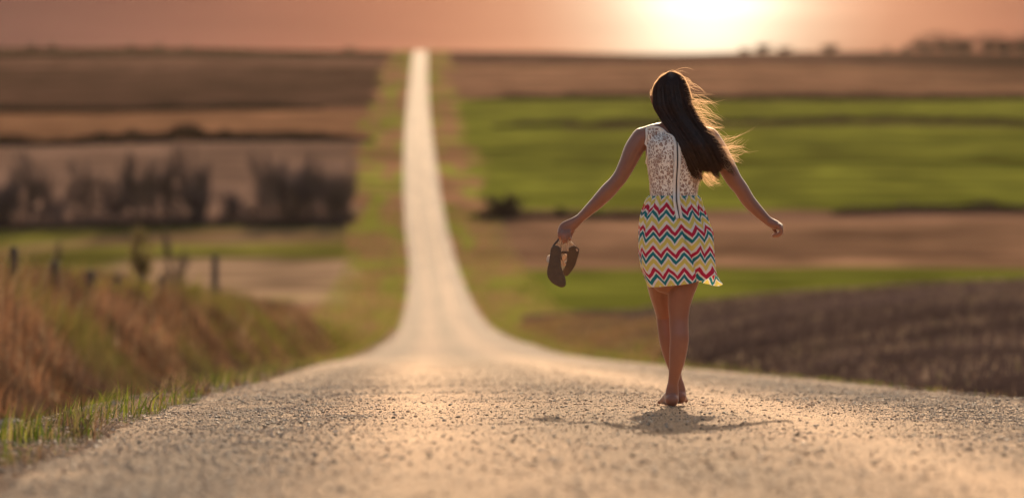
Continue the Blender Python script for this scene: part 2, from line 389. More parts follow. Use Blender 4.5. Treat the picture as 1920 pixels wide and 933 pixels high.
# ------------------------------------------------------------------ grass: uncountable masses of blades
def blades(n, xf, hf, colf, wid, lean, seg=2):
    x, y = xf(n); n = len(x); h = hf(x, y) * (.55 + .75 * rng.random(n)); z = ground_z(x, y) - .01
    th = rng.random(n) * 6.283; la = lean * (rng.random(n) ** 1.5) * h
    dx, dy = np.cos(th) * la + .10 * h, np.sin(th) * la
    wx, wy = np.cos(th + 1.57 + rng.normal(0, .5, n)), np.sin(th + 1.57)
    wd = wid * (.6 + .8 * rng.random(n)) * (1 + y / 60)
    P = []
    for k in range(seg + 1):
        t = k / seg; bx = x + dx * t ** 2; by = y + dy * t ** 2; bz = z + h * t * (1 - .12 * t * lean)
        ww = wd * (1 - t) * .5
        if k < seg:
            P += [np.stack([bx - wx * ww, by - wy * ww, bz], -1), np.stack([bx + wx * ww, by + wy * ww, bz], -1)]
        else: P.append(np.stack([bx, by, bz], -1))
    nv = len(P); V = np.stack(P, 1).reshape(-1, 3)
    f = []
    for k in range(seg - 1): f += [[2 * k, 2 * k + 1, 2 * k + 3], [2 * k, 2 * k + 3, 2 * k + 2]]
    f.append([2 * seg - 2, 2 * seg - 1, 2 * seg])
    F = (np.array(f)[None] + (np.arange(n) * nv)[:, None, None]).reshape(-1, 3)
    return V, F, np.repeat(colf(x, y), nv, 0)
blade_m = colmat('grass_blades', .7, 2.0, .25, trans=.35)
dry_m = colmat('dry_stems', .75, .8, .35, trans=.30)
def pick(pal, w_, n): return np.array(pal)[rng.choice(len(pal), n, p=w_)] * .78 * (.7 + .6 * rng.random((n, 1)))

def bank_xy(n):
    y = 13 + (140 - 13) * rng.random(n * 4) ** 1.7; x = -(rng.random(n * 4)) * .15 * y; xr = x - xcen(y)
    d = -xr - HW
    p = sstep(.7, 2.0, d) * (.35 + .9 * fbm(x * .5, y * .25)) 
    k = (d > .6) & (rng.random(n * 4) < p); return x[k][:n], y[k][:n]
def bank_h(x, y):
    d = -(x - xcen(y)) - HW; cl = sstep(.30, .72, fbm(x * 2.0 + 3, y * .9, 3))
    tall = np.where(rng.random(len(x)) < .25, 1.3, .85)
    return tall * (.13 + .33 * sstep(1.0, 3.2, d)) * (.45 + 1.1 * cl) * (1 - .35 * sstep(75, 140, y))
def bank_c(x, y):
    g = .85 * sstep(.55, .64, fbm(x * .4 + 7, y * .16, 4))[:, None]
    k1 = fbm(x * 1.8 + 20, y * .9, 3)[:, None]
    pal = pick([[.23, .115, .062], [.16, .088, .055], [.32, .175, .095], [.085, .058, .046], [.36, .28, .18]], [.30, .28, .16, .17, .09], len(x))
    pal = pal * (.45 + 1.2 * sstep(.28, .72, k1))
    gr = pick([[.16, .17, .035], [.23, .21, .05], [.25, .14, .06]], [.5, .3, .2], len(x))
    d = -(x - xcen(y))[:, None] - HW
    weed = (1 - sstep(1.0, 2.4, d)) * (fbm(x * 1.7, y * .8, 2)[:, None] > .42)
    return (pal * (1 - g) + gr * g) * (1 - weed) + np.array([.085, .06, .05]) * weed * (.6 + .8 * rng.random((len(x), 1)))
V, F, c = blades(90000, bank_xy, bank_h, bank_c, .0075, .9)
add('dry_grass', mesh('dry_grass', V, F, dry_m, False, c), kind='stuff', label='rust brown dry grass and weeds on the left bank', category='grass')

def verge_xy(n, side, y0=13, y1=60, lo=.05, hi=.8):
    def f(_):
        y = y0 + (y1 - y0) * rng.random(n * 6) ** 1.6; d = lo + (hi - lo) * rng.random(n * 6)
        p = sstep(.50, .62, fbm(y * 2.6, d * 3.5 + 9 * (side > 0), 3)) * (1 - .4 * d / hi) + .035
        k = rng.random(n * 6) < p; y, d = y[k][:n], d[k][:n]
        return xcen(y) + np.where(side < 0, -(edge_l(y) + d - .12), HW + d - .1), y
    return f
gcol0 = lambda x, y: pick([[.13, .18, .025], [.20, .22, .035], [.30, .28, .06], [.07, .10, .025], [.34, .25, .13]], [.25, .20, .12, .19, .24], len(x))
def gcol(x, y):
    k = sstep(.46, .60, fbm(x * 2.5 + 11, y * 1.1, 3))[:, None]
    return gcol0(x, y) * (1 - k) + pick([[.16, .095, .055], [.08, .055, .045], [.30, .21, .13]], [.4, .4, .2], len(x)) * k
parts = [blades(8500, verge_xy(8500, -1, 13, 60, .0, 1.1), lambda x, y: .03 + .16 * sstep(.4, .75, fbm(x * 4, y * 2.0, 3)), gcol, .007, 1.5),
         blades(9000, verge_xy(9000, 1, 18, 90, .0, .9), lambda x, y: np.full(len(x), .07), gcol, .006, .9)]
off = 0; VV, FF, CC = [], [], []
for v, f, c in parts: VV.append(v); FF.append(f + off); CC.append(c); off += len(v)
add('verge_grass', mesh('verge_grass', np.concatenate(VV), np.concatenate(FF), blade_m, False, np.concatenate(CC)), kind='stuff', label='short green grass tufts along the road edges', category='grass')

# stalks and clods on the ploughed knoll to the right, and rough grass by its edge
def knoll_xy(n):
    y = 22 + (190 - 22) * rng.random(n * 4) ** 1.4; x = xcen(y) + 3.2 + 26 * rng.random(n * 4)
    k = (x < .145 * y + 1) & (x > .01 * y) & (rng.random(n * 4) < .25 + .9 * sstep(.45, .6, fbm(x * .22, y * .16 + 5, 3)))
    return x[k][:n], y[k][:n]
V, F, c = blades(26000, knoll_xy, lambda x, y: .10 + .10 * (fbm(x * .4, y * .2) > .5), lambda x, y: pick([[.15, .10, .08], [.075, .052, .046], [.30, .22, .165], [.13, .12, .05]], [.36, .34, .27, .03], len(x)), .009, .9)
add('field_stubble', mesh('field_stubble', V, F, dry_m, False, c), kind='stuff', label='broken brown stubble on the dark ploughed field at right', category='stubble')
def dryside_xy(n):
    y = 40 + 190 * rng.random(n * 3); d = 1.2 + 5.5 * rng.random(n * 3); k = (d < .75 + 3.8 * sstep(65, 140, y)) & (rng.random(n * 3) < .3 + .8 * fbm(d * .6, y * .12, 3)); y, d = y[k][:n], d[k][:n]
    return xcen(y) + HW + d, y
V, F, c = blades(14000, dryside_xy, lambda x, y: .10 + .18 * fbm(x * .8, y * .2, 3), lambda x, y: pick([[.30, .16, .08], [.22, .12, .07], [.40, .26, .14], [.20, .20, .05]], [.36, .28, .2, .16], len(x)), .010, .9)
add('dry_verge', mesh('dry_verge', V, F, dry_m, False, c), kind='stuff', label='dry orange brown grass between the road and the ploughed field', category='grass')
def fargrass_xy(n):
    y = 60 + 400 * rng.random(n) ; s = np.where(rng.random(n) < .5, -1, 1); d = (.2 + 6 * rng.random(n) ** 1.3) * np.where((s > 0) & (y < 250), .3, 1)
    return xcen(y) + s * (HW + d), y
V, F, c = blades(30000, fargrass_xy, lambda x, y: np.full(len(x), .22), lambda x, y: pick([[.19, .25, .035], [.30, .30, .05], [.46, .30, .15], [.30, .16, .08]], [.36, .28, .24, .12], len(x)), .012, .8)
add('roadside_grass', mesh('roadside_grass', V, F, dry_m, False, c), kind='stuff', label='mixed green and straw coloured grass beside the road down the valley', category='grass')

# ------------------------------------------------------------------ tubes
def tube(P, R, seg=10, cap=True, squash=None, up=None):
    """closed tube through points P with radii R (optionally (a,b) per point: half sizes along frame axes)"""
    P = [Vector(p) for p in P]; n = len(P); V = []; F3 = []; F4 = []
    T = [((P[min(i + 1, n - 1)] - P[max(i - 1, 0)])).normalized() for i in range(n)]
    u = Vector(up) if up is not None else (Vector((0, 1, 0)) if abs(T[0].y) < .9 else Vector((1, 0, 0)))
    fr = []
    for i in range(n):
        u = (u - T[i] * u.dot(T[i])).normalized(); fr.append((u.copy(), T[i].cross(u)))
    for i in range(n):
        ra, rb = R[i] if isinstance(R[i], (tuple, list)) else (R[i], R[i])
        a_, b_ = fr[i]
        for k in range(seg):
            t = 2 * math.pi * k / seg
            V.append(P[i] + a_ * (math.cos(t) * ra) + b_ * (math.sin(t) * rb))
    for i in range(n - 1):
        for k in range(seg):
            k2 = (k + 1) % seg
            F4.append((i * seg + k, i * seg + k2, (i + 1) * seg + k2, (i + 1) * seg + k))
    if cap:
        a = len(V); V.append(P[0]); V.append(P[-1])
        for k in range(seg):
            k2 = (k + 1) % seg
            F3.append((a, k2, k)); F3.append((a + 1, (n - 1) * seg + k, (n - 1) * seg + k2))
    return np.array([tuple(v) for v in V]), np.array(F4).reshape(-1, 4), np.array(F3).reshape(-1, 3)
def rtube(P, R, seg=16, up=None):
    """tube with rounded ends"""
    P = [Vector(p) for p in P]
    r0 = R[0] if isinstance(R[0], (tuple, list)) else (R[0], R[0]); r1 = R[-1] if isinstance(R[-1], (tuple, list)) else (R[-1], R[-1])
    d0 = (P[0] - P[1]).normalized(); d1 = (P[-1] - P[-2]).normalized()
    PP, RR = [], []
    for k in (0.97, .8, .45): s_ = math.sqrt(1 - k * k); PP.append(P[0] + d0 * min(r0) * k); RR.append((r0[0] * s_, r0[1] * s_))
    PP += P; RR += [r if isinstance(r, (tuple, list)) else (r, r) for r in R]
    for k in (.45, .8, .97): s_ = math.sqrt(1 - k * k); PP.append(P[-1] + d1 * min(r1) * k); RR.append((r1[0] * s_, r1[1] * s_))
    return tube(PP, RR, seg, True, up=up)
def smooth_path(P, R, k=6):
    P = np.array(P, float); n = len(P); t = np.arange(n); q = np.linspace(0, n - 1, (n - 1) * k + 1)
    R2 = np.array([r if isinstance(r, (tuple, list)) else (r, r) for r in R], float)
    cols = [pchip(t, P[:, j])(q) for j in range(3)] + [pchip(t, R2[:, j])(q) for j in range(2)]
    return [tuple(c) for c in np.stack(cols[:3], 1)], [tuple(c) for c in np.stack(cols[3:], 1)]
class Join:
    def __init__(s): s.v = []; s.f4 = []; s.f3 = []; s.o = 0; s.c = []
    def add(s, g, col=None):
        v, a, b = g; s.v.append(v); s.f4.append(np.asarray(a, int).reshape(-1, 4) + s.o); s.f3.append(np.asarray(b, int).reshape(-1, 3) + s.o); s.o += len(v)
        if col is not None: s.c.append(np.broadcast_to(np.array(col, float), (len(v), 3)))
        return s
    def me(s, name, mat, smooth=True, uv=None):
        return mesh(name, np.concatenate(s.v), [np.concatenate(s.f4), np.concatenate(s.f3)], mat, smooth, np.concatenate(s.c) if s.c else None, uv)

# ------------------------------------------------------------------ the walking person
FX, FY = (1262 - 960) / FPX * D, D
FZ = float(road_z(np.array(FX), np.array(FY)))
person = empty('person', (FX, FY, FZ), 'barefoot long haired person in lace and zigzag dress walking away on the gravel', 'person')
def p(px, py, y=0.0): return ((px - 1262) / 380, y, (757 - py) / 380)

J = Join()
def limb(pts, k=6, seg=18, up=None):
    P_, R_ = smooth_path([p(a, b, c) for a, b, c, *_ in pts], [q[3] if len(q) == 4 else (q[3], q[4]) for q in pts], k)
    J.add(rtube(P_, R_, seg, up))
# trunk: (column, row, depth, half depth, half width)
limb([(1264, 512, .02, .095, .135), (1264, 480, .015, .112, .162), (1265, 440, .005, .112, .160), (1264, 400, .0, .098, .138), (1263, 366, .0, .086, .116), (1263.5, 345, 0, .088, .119),
      (1265, 318, -.002, .098, .132), (1266, 290, -.004, .106, .146), (1267, 266, -.006, .098, .150), (1267, 250, -.004, .075, .13), (1265, 240, -.002, .055, .085)], 5, 28, up=(0, 1, 0))
# shoulders and shoulder blades
limb([(1204, 252, 0, .046), (1235, 243, -.004, .046), (1266, 240, -.004, .05), (1298, 243, -.004, .046), (1329, 252, 0, .046)], 4, 16)
limb([(1240, 268, -.055, .042), (1244, 292, -.06, .04)], 3, 14); limb([(1294, 268, -.055, .042), (1290, 292, -.06, .04)], 3, 14)
# chest at the front
limb([(1240, 292, .085, .05), (1242, 300, .09, .052)], 2, 14); limb([(1290, 292, .085, .05), (1288, 300, .09, .052)], 2, 14)
# neck and head
limb([(1264, 246, -.005, .055), (1260, 228, .0, .05), (1257, 212, .01, .05), (1256, 195, .012, .052)], 4, 18)
limb([(1255.5, 154, .01, .066, .052), (1255.5, 164, .012, .090, .073), (1255.5, 178, .018, .094, .076), (1254.5, 194, .03, .078, .066), (1253, 206, .045, .052, .050), (1252, 213, .055, .034, .036)], 4, 24, up=(0, 1, 0))
limb([(1252, 178, .108, .010), (1251, 187, .122, .013)], 3, 10); limb([(1251, 200, .098, .016), (1253.5, 200, .098, .016)], 2, 8)     # nose, lips
for s_ in (-1, 1): limb([(1255 + s_ * 29, 176, .02, .012, .02), (1255 + s_ * 28, 188, .02, .009, .014)], 2, 10)                       # ears
# left arm and the hand that carries the sandals
limb([(1203, 253, 0, .050), (1189, 274, -.004, .049), (1177, 300, -.008, .043), (1164, 325, -.008, .038), (1154, 338, -.006, .037), (1140, 353, 0, .039), (1120, 374, .006, .034), (1102, 391, .01, .027), (1087, 405, .012, .0225)], 5, 18)
limb([(1087, 405, .012, .0225, .023), (1074, 415, .012, .018, .030), (1062, 422, .012, .017, .034), (1056, 427, .012, .014, .031)], 4, 16, up=(0, 1, 0))
for k, (x0, y0, z0, tip) in enumerate([(1049.0, 427, -.004, (1049.5, 443)), (1055.2, 429, -.014, (1056.2, 451)), (1061.4, 430, -.012, (1062.4, 449)), (1067.2, 428, -.002, (1067.4, 444))]):
    limb([(x0 + .8, y0 - 2, .006, .0105), (x0 - .8, y0 + 6, z0 - .008, .0088), ((x0 - 1 + tip[0]) / 2, (y0 + 8 + tip[1]) / 2, z0 - .010, .0080), (tip[0], tip[1] - 3, z0 + .002, .0076), (tip[0] + .5, tip[1], z0 + .016, .0068)], 3, 10)
limb([(1076, 421, .018, .013), (1072, 431, .022, .0115), (1069.5, 438, .018, .010), (1069, 443, .008, .0085)], 3, 10)                # thumb
# right arm and its loosely curled hand
limb([(1330, 253, 0, .050), (1345, 276, -.006, .049), (1362, 307, -.014, .045), (1377, 334, -.018, .040), (1388, 348, -.018, .0375), (1402, 370, -.01, .035), (1417, 387, -.004, .031), (1429, 399, 0, .0265), (1439, 408.5, .002, .0225)], 5, 18)
limb([(1439, 408.5, .002, .022, .022), (1448, 414, .002, .032, .0245), (1457, 417.5, .002, .038, .022), (1462, 419, .002, .037, .017)], 4, 16, up=(0, 1, 0))
for k, (yy, dl, dr) in enumerate([(-.033, -2, -1.2), (-.011, 0, 0), (.0115, .5, .5), (.034, -1, 0)]):
    limb([(1460, 417.5 + .3 * k, yy, .0115), (1464.5 + dr, 424, yy * 1.1, .0108), (1464.5 + dr, 430.5 + dl, yy * 1.08, .010), (1459 + dr, 436 + dl, yy * 1.02, .0096), (1451 + dr - (k % 2), 437.5 + dl, yy * .95, .0082)], 3, 10)
limb([(1446, 416, .03, .012), (1452, 424, .046, .0105), (1456, 431, .046, .009), (1455, 436, .04, .0078)], 3, 10)                    # thumb
# right leg (nearer the camera), left leg a short step ahead and crossing behind it
limb([(1286, 492, .01, .080), (1283, 520, .0, .072), (1277, 542, -.008, .066), (1273, 571, -.012, .0545), (1272.5, 593, -.015, .0485), (1273, 610, -.022, .0475), (1273.5, 628, -.03, .0475), (1272, 645, -.03, .0455), (1269, 670, -.024, .040), (1265.5, 692, -.016, .0315), (1262, 712, -.010, .0262), (1260, 728, -.006, .029)], 5, 20)
limb([(1259.5, 744, -.022, .034, .034), (1259.5, 738, .02, .042, .035), (1257, 742, .08, .032, .038), (1254, 748, .14, .021, .042), (1251, 751, .185, .013, .041)], 5, 18, up=(0, 0, 1))
limb([(1240, 492, .03, .080), (1238, 520, .06, .068), (1240.5, 542, .10, .0605), (1247, 571, .14, .052), (1250.5, 593, .165, .0455), (1252.5, 612, .16, .0455), (1255, 632, .155, .0455), (1259, 655, .155, .041), (1265, 680, .16, .033), (1271, 704, .165, .0275), (1274, 724, .17, .029)], 5, 20)
limb([(1277, 742, .155, .034, .033), (1277, 736, .195, .042, .034), (1278, 741, .255, .032, .036), (1279, 747, .315, .021, .041), (1280, 750, .36, .013, .040)], 5, 18, up=(0, 0, 1))
limb([(1261, 718, -.008, .029), (1260, 730, -.004, .033), (1259.5, 740, -.004, .035)], 3, 16); limb([(1273.5, 714, .168, .029), (1276, 728, .172, .033), (1277, 738, .172, .034)], 3, 16)
for bx, byy, sg in ((1251, .19, 1), (1280, .365, -1)):                                                                              # toes
    for k in range(5):
        xx = bx + sg * (13 - 6.4 * k); yy = byy + (.028, .026, .02, .010, -.004)[k]
        limb([(xx, 751.5, yy - .03, .0105 if k else .013), (xx, 753, yy, .0088 if k else .0115)], 2, 8)
tmp = bpy.data.objects.new('tmp_body', J.me('tmp_body', None)); C.objects.link(tmp)
rm = tmp.modifiers.new('r', 'REMESH'); rm.mode = 'VOXEL'; rm.voxel_size = 0.0033
sm = tmp.modifiers.new('s', 'SMOOTH'); sm.factor = .5; sm.iterations = 6
dg = bpy.context.evaluated_depsgraph_get(); dg.update()
body_me = bpy.data.meshes.new_from_object(tmp.evaluated_get(dg)); bpy.data.objects.remove(tmp)
body_me.name = 'body'; body_me.materials.clear()
body_me.polygons.foreach_set('use_smooth', np.ones(len(body_me.polygons), bool))
m = M('skin'); g = m.n('ShaderNodeNewGeometry'); tcn = m.n('ShaderNodeTexCoord')
nn = m.noise(18, 4, tcn.outputs['Object']); c = m.mixc(nn.outputs[0], (.225, .098, .062), (.295, .134, .089))
n3 = m.noise(260, 3, tcn.outputs['Object'])
m.set(Base_Color=c, Roughness=.36, Sheen_Weight=.35, Sheen_Roughness=.35, Subsurface_Weight=.15, Subsurface_Scale=.012); m.b.inputs['Subsurface Radius'].default_value = (1, .35, .2); m.b.inputs['Specular IOR Level'].default_value = .45
m.bump(n3.outputs[0], .12, .002)
body_me.materials.append(m.m)
body = add('body', body_me, person)
nv = len(body_me.vertices); co = np.empty(nv * 3, np.float32); body_me.vertices.foreach_get('co', co); co = co.reshape(-1, 3)
tree = BVHTree.FromPolygons([Vector(v) for v in co.tolist()], [tuple(f.vertices) for f in body_me.polygons])

# lace bodice: back and front panels laid on the body
m = M('white_lace'); uvn = m.n('ShaderNodeUVMap', uv_map='UVMap')
mp = m.n('ShaderNodeMapping'); mp.inputs['Scale'].default_value = (1, .62, 1); m.l(uvn.outputs[0], mp.inputs[0])
wn1 = m.noise(38, 2, mp.outputs[0]); dv = m.n('ShaderNodeVectorMath', operation='SCALE'); dv.inputs['Scale'].default_value = .022; m.l(wn1.outputs['Color'], dv.inputs[0])
av = m.n('ShaderNodeVectorMath', operation='ADD'); m.l(mp.outputs[0], av.inputs[0]); m.l(dv.outputs[0], av.inputs[1])
vo = m.n('ShaderNodeTexVoronoi', feature='DISTANCE_TO_EDGE'); vo.inputs['Scale'].default_value = 82; m.l(av.outputs[0], vo.inputs['Vector'])
fl = m.noise(30, 3, mp.outputs[0]); thick = m.math('MULTIPLY', m.math('SUBTRACT', fl.outputs[0], .36, True), .45)
hole = m.math('GREATER_THAN', vo.outputs['Distance'], m.math('ADD', thick, .035))
fine = m.n('ShaderNodeTexVoronoi', feature='DISTANCE_TO_EDGE'); fine.inputs['Scale'].default_value = 330; m.l(mp.outputs[0], fine.inputs['Vector'])
net = m.math('GREATER_THAN', fine.outputs['Distance'], .045)
alpha = m.math('SUBTRACT', 1.0, m.math('MULTIPLY', hole, net))
m.set(Base_Color=(.86, .82, .76), Roughness=.8)
trn = m.n('ShaderNodeBsdfTransparent'); mxs = m.n('ShaderNodeMixShader'); m.l(alpha, mxs.inputs[0]); m.l(trn.outputs[0], mxs.inputs[1]); m.l(m.b.outputs[0], mxs.inputs[2]); m.l(mxs.outputs[0], m.o.inputs['Surface'])
m.bump(vo.outputs['Distance'], .4, .004)
lace = m.m
def cotton(name, colr, trans=.15):
    m = M(name); t = m.n('ShaderNodeTexCoord'); n = m.noise(400, 3, t.outputs['Object']); m.set(Base_Color=colr, Roughness=.85); m.bump(n.outputs[0], .2, .002); m.translucent(colr, trans); return m.m
white = cotton('white_cotton', (.86, .84, .80))
def hug(pt, off):
    q, nrm_, _, _ = tree.find_nearest(Vector(pt)); return q + nrm_ * off
top_b = pchip([0, .17, .24, .34, .5, .66, .76, .83, 1], [237.5, 232.5, 232, 240, 253, 240, 232, 232.5, 237.5])
xl_row = pchip([230, 237, 290, 318, 345, 368], [1212, 1212, 1209, 1210, 1214, 1216]); xr_row = pchip([230, 237, 290, 318, 345, 368], [1322, 1322, 1324, 1319, 1312, 1311])
dep_row = pchip([230, 240, 262, 290, 345, 368], [.06, .075, .10, .112, .095, .092])
edges = {}
for side, nm in ((-1, 'lace_back'), (1, 'lace_front')):
    NU, NV_ = 60, 56; V = []; UV = []
    for j in range(NV_ + 1):
        for i in range(NU + 1):
            u = i / NU; v = j / NV_; top = float(top_b(u)) + (0 if side < 0 else 14 * math.sin(math.pi * u) ** 2)
            row = 368 + (top - 368) * v
            a_, b_ = float(xl_row(row)), float(xr_row(row)); full = sstep(300, 286, row) if False else float(1 - sstep(286, 300, row))
            phi = (u - .5) * math.pi * (1 - .22 * full)
            px = (a_ + b_) / 2 + (b_ - a_) / 2 * math.sin(phi) / math.sin(math.pi / 2 * (1 - .22 * full))
            q = hug((*p(px, row)[:1], side * float(dep_row(row)) * (.25 + .75 * math.cos(phi)), p(px, row)[2]), .005)
            V.append(q); UV.append((u * .30 + (.5 if side > 0 else 0), (368 - row) / 380))
    idx = np.arange((NU + 1) * (NV_ + 1)).reshape(NV_ + 1, NU + 1)
    Q = np.stack([idx[:-1, :-1], idx[:-1, 1:], idx[1:, 1:], idx[1:, :-1]], -1).reshape(-1, 4)
    if side > 0: Q = Q[:, ::-1]
    o = add('bodice_back' if side < 0 else 'bodice_front', mesh(nm, V, Q, lace, True, None, UV), person, label='white lace back panel' if side < 0 else 'white lace front panel')
    edges[side] = ([V[idx[j, 0]] for j in range(NV_ + 1)], [V[idx[-1, i]] for i in range(NU + 1)], [V[idx[j, NU]] for j in range(NV_ + 1)])
J = Join()
for side in (-1, 1):
    Lf, Tp, Rt = edges[side]
    for e, lo in ((Lf, 28), (Tp, 0), (Rt, 28)):
        e = e[lo:]; J.add(tube(e[::2] + ([e[-1]] if len(e) % 2 == 0 else []), [.0042] * len(e[::2] + ([e[-1]] if len(e) % 2 == 0 else [])), 8))
add('neckline_binding', J.me('neckline_binding', white), person, label='narrow white binding along neckline and armholes')

# zigzag skirt
L_edge = pchip([362, 380, 404, 448, 488, 515, 534], [1215, 1208, 1200, 1196, 1199, 1207, 1214]); R_edge = pchip([362, 380, 404, 438, 483, 510, 534], [1312, 1318, 1327, 1338, 1339, 1336, 1330])
NU, NV_ = 240, 90
V = np.zeros((NV_ + 1, NU, 3)); UV = np.zeros((NV_ + 1, NU, 2))
ang = np.linspace(-math.pi, math.pi, NU, endpoint=False)        # 0 = towards the camera, + to the right
hem = pchip([-math.pi, -1.9, -1.2, 0, .55, .80, .98, 1.15, 1.5, 1.9, 2.4, math.pi], [524, 530, 533, 528.5, 523, 520, 511, 526, 533, 528, 524, 524])(ang)
for j in range(NV_ + 1):
    v = j / NV_; row = 362 + (hem - 362) * v
    xl, xr_ = L_edge(row), R_edge(row); cx = (xl + xr_) / 2; hw = (xr_ - xl) / 2 / 380
    hd = pchip([362, 400, 440, 480, 534], [.096, .114, .128, .128, .128])(row)
    gather = .0075 * np.sin(ang * 34 + 1.5 * np.sin(ang * 5)) * np.exp(-v * 4.0) * (v > .02)
    fold = (.008 * np.sin(ang * 5 + .8) + .006 * np.sin(ang * 9 + 2.0 + 2.4 * v)) * v ** 1.2 + .004 * np.sin(ang * 15 + 5 * v) * math.sin(math.pi * min(v * 1.6, 1))
    crease = -.024 * np.exp(-((ang - (.12 + .75 * max(v - .28, 0))) / .07) ** 2) * float(sstep(.25, .5, v)) * (1 - .3 * v)
    puff = .014 * np.exp(-((ang - (.34 + .75 * max(v - .28, 0))) / .16) ** 2) * float(sstep(.2, .6, v))
    flare = .052 * np.exp(-((ang - 1.28) / .34) ** 2) * v ** 9 + .012 * np.exp(-((ang - 1.2) / .5) ** 2) * v ** 4
    r = 1 + 0 * ang; sx = np.sin(ang); cy = -np.cos(ang)
    dr = gather + fold + crease + puff
    V[j, :, 0] = (cx - 1262) / 380 + sx * (hw + dr - .002) + flare; V[j, :, 1] = .004 + cy * (hd + dr) - flare * .25 ; V[j, :, 2] = (757 - row) / 380 + flare * .12
    UV[j, :, 0] = ang * .185; UV[j, :, 1] = (row - 362) / 380
idx = np.arange((NV_ + 1) * NU).reshape(NV_ + 1, NU); nxt = np.roll(idx, -1, 1)
Q = np.stack([idx[:-1], idx[1:], nxt[1:], nxt[:-1]], -1).reshape(-1, 4)
m = M('zigzag_print'); uvn = m.n('ShaderNodeUVMap', uv_map='UVMap'); sp = m.n('ShaderNodeSeparateXYZ'); m.l(uvn.outputs[0], sp.inputs[0])
wob = m.noise(7, 2, uvn.outputs[0])
uu = m.math('ADD', sp.outputs['X'], m.math('MULTIPLY', m.math('SUBTRACT', wob.outputs[0], .5), .04))
zig = m.math('PINGPONG', m.math('ADD', uu, .009), .0405)
vv2 = m.math('ADD', m.math('ADD', sp.outputs['Y'], m.math('MULTIPLY', zig, 1.05)), m.math('MULTIPLY', m.math('SUBTRACT', m.noise(9, 2, uvn.outputs[0]).outputs[0], .5), .030))
per = m.math('FRACT', m.math('DIVIDE', m.math('ADD', vv2, .029), .1055))
RED, TEAL, YEL, WHT = (.56, .02, .075), (.014, .23, .28), (.80, .71, .17), (.88, .87, .84)
x = m.n('ShaderNodeValToRGB'); x.color_ramp.interpolation = 'CONSTANT'; e = x.color_ramp.elements
for i, (pp, cc) in enumerate([(0, RED), (.205, WHT), (.30, TEAL), (.485, WHT), (.60, YEL), (.83, WHT)]):
    q = e[i] if i < 2 else e.new(pp)
    q.position = pp; q.color = (*cc, 1)
m.l(per, x.inputs[0]); c = m.mixc(.6, x.outputs[0], m.ramp(m.noise(30, 4, uvn.outputs[0]).outputs[0], [(.3, .92), (.7, 1.06)]), 'MULTIPLY')
m.set(Base_Color=c, Roughness=.85); m.bump(m.noise(55, 3, uvn.outputs[0]).outputs[0], .35, .006); m.translucent(c, .25)
Vs = V.reshape(-1, 3)
# the last column repeats in u; give the seam its own loop coordinates by an unshared column
Vd = np.concatenate([V, V[:, :1]], 1); UVd = np.concatenate([UV, UV[:, :1] + np.array([2 * math.pi * .185, 0])], 1)
i3 = np.arange((NV_ + 1) * (NU + 1)).reshape(NV_ + 1, NU + 1)
Q = np.stack([i3[:-1, :-1], i3[1:, :-1], i3[1:, 1:], i3[:-1, 1:]], -1).reshape(-1, 4)
skirt = add('skirt', mesh('skirt', Vd.reshape(-1, 3), Q, m.m, True, None, UVd.reshape(-1, 2)), person, label='gathered skirt with red, teal and yellow zigzag stripes')
skv = BVHTree.FromPolygons([Vector(v) for v in Vd.reshape(-1, 3).tolist()], [tuple(f) for f in Q.tolist()])

# zip: two white tapes, dark teeth, slider
zx = pchip([250, 270, 300, 330, 366, 385, 404], [1265.5, 1268, 1268.5, 1267, 1266.5, 1268.5, 1272]); rows = np.linspace(251, 404, 60)
def zpt(px, row, off):
    o_ = Vector((*p(px, row)[:1], -.5, p(px, row)[2])); best = None
    for t in (tree, skv):
        h = t.ray_cast(o_, Vector((0, 1, 0)))
        if h[0] is not None and (best is None or h[0].y < best): best = h[0].y
    return Vector((o_.x, (best if best is not None else -.1) - off, o_.z))
dark_metal = M('zip_metal').set(Base_Color=(.045, .03, .03), Roughness=.4, Metallic=.7).m
for nm, a_, b_, off, mt in (('zip_tape', -6.5, -.7, .011, white), ('zip_tape', .7, 6.5, .011, white), ('zip_teeth', -.9, .9, .0125, dark_metal)):
    V = []; 
    for k, r_ in enumerate(rows):
        c0 = float(zx(r_)); base = min(zpt(c0 + a_, r_, off).y, zpt(c0 + b_, r_, off).y)
        for xx, yo in ((a_, .004), (a_, 0), (b_, 0), (b_, .004)): V.append((p(c0 + xx, r_)[0], base + yo + .0008 * math.sin(k * .9), p(c0, r_)[2]))
    # even out the depth along the tape
    V = np.array(V).reshape(-1, 4, 3)
    for _ in range(6): V[1:-1, :, 1] = (V[:-2, :, 1] + 2 * V[1:-1, :, 1] + V[2:, :, 1]) / 4
    i4 = np.arange(len(V) * 4).reshape(-1, 4)
    Q = np.concatenate([np.stack([i4[:-1, k], i4[:-1, (k + 1) % 4], i4[1:, (k + 1) % 4], i4[1:, k]], -1) for k in range(4)])
    add(nm, mesh(nm, V.reshape(-1, 3), Q, mt, True), person)
    zy = V[1, 1, 1]
J = Join(); J.add(rtube([p(float(zx(252)), 250, zy - .004), p(float(zx(252)), 256, zy - .004)], [(.003, .005), (.003, .004)], 8)); J.add(rtube([p(float(zx(252)), 256, zy - .006), p(float(zx(252)), 262, zy - .006)], [(.0015, .003), (.0015, .002)], 8))
add('zip_slider', J.me('zip_slider', dark_metal), person)

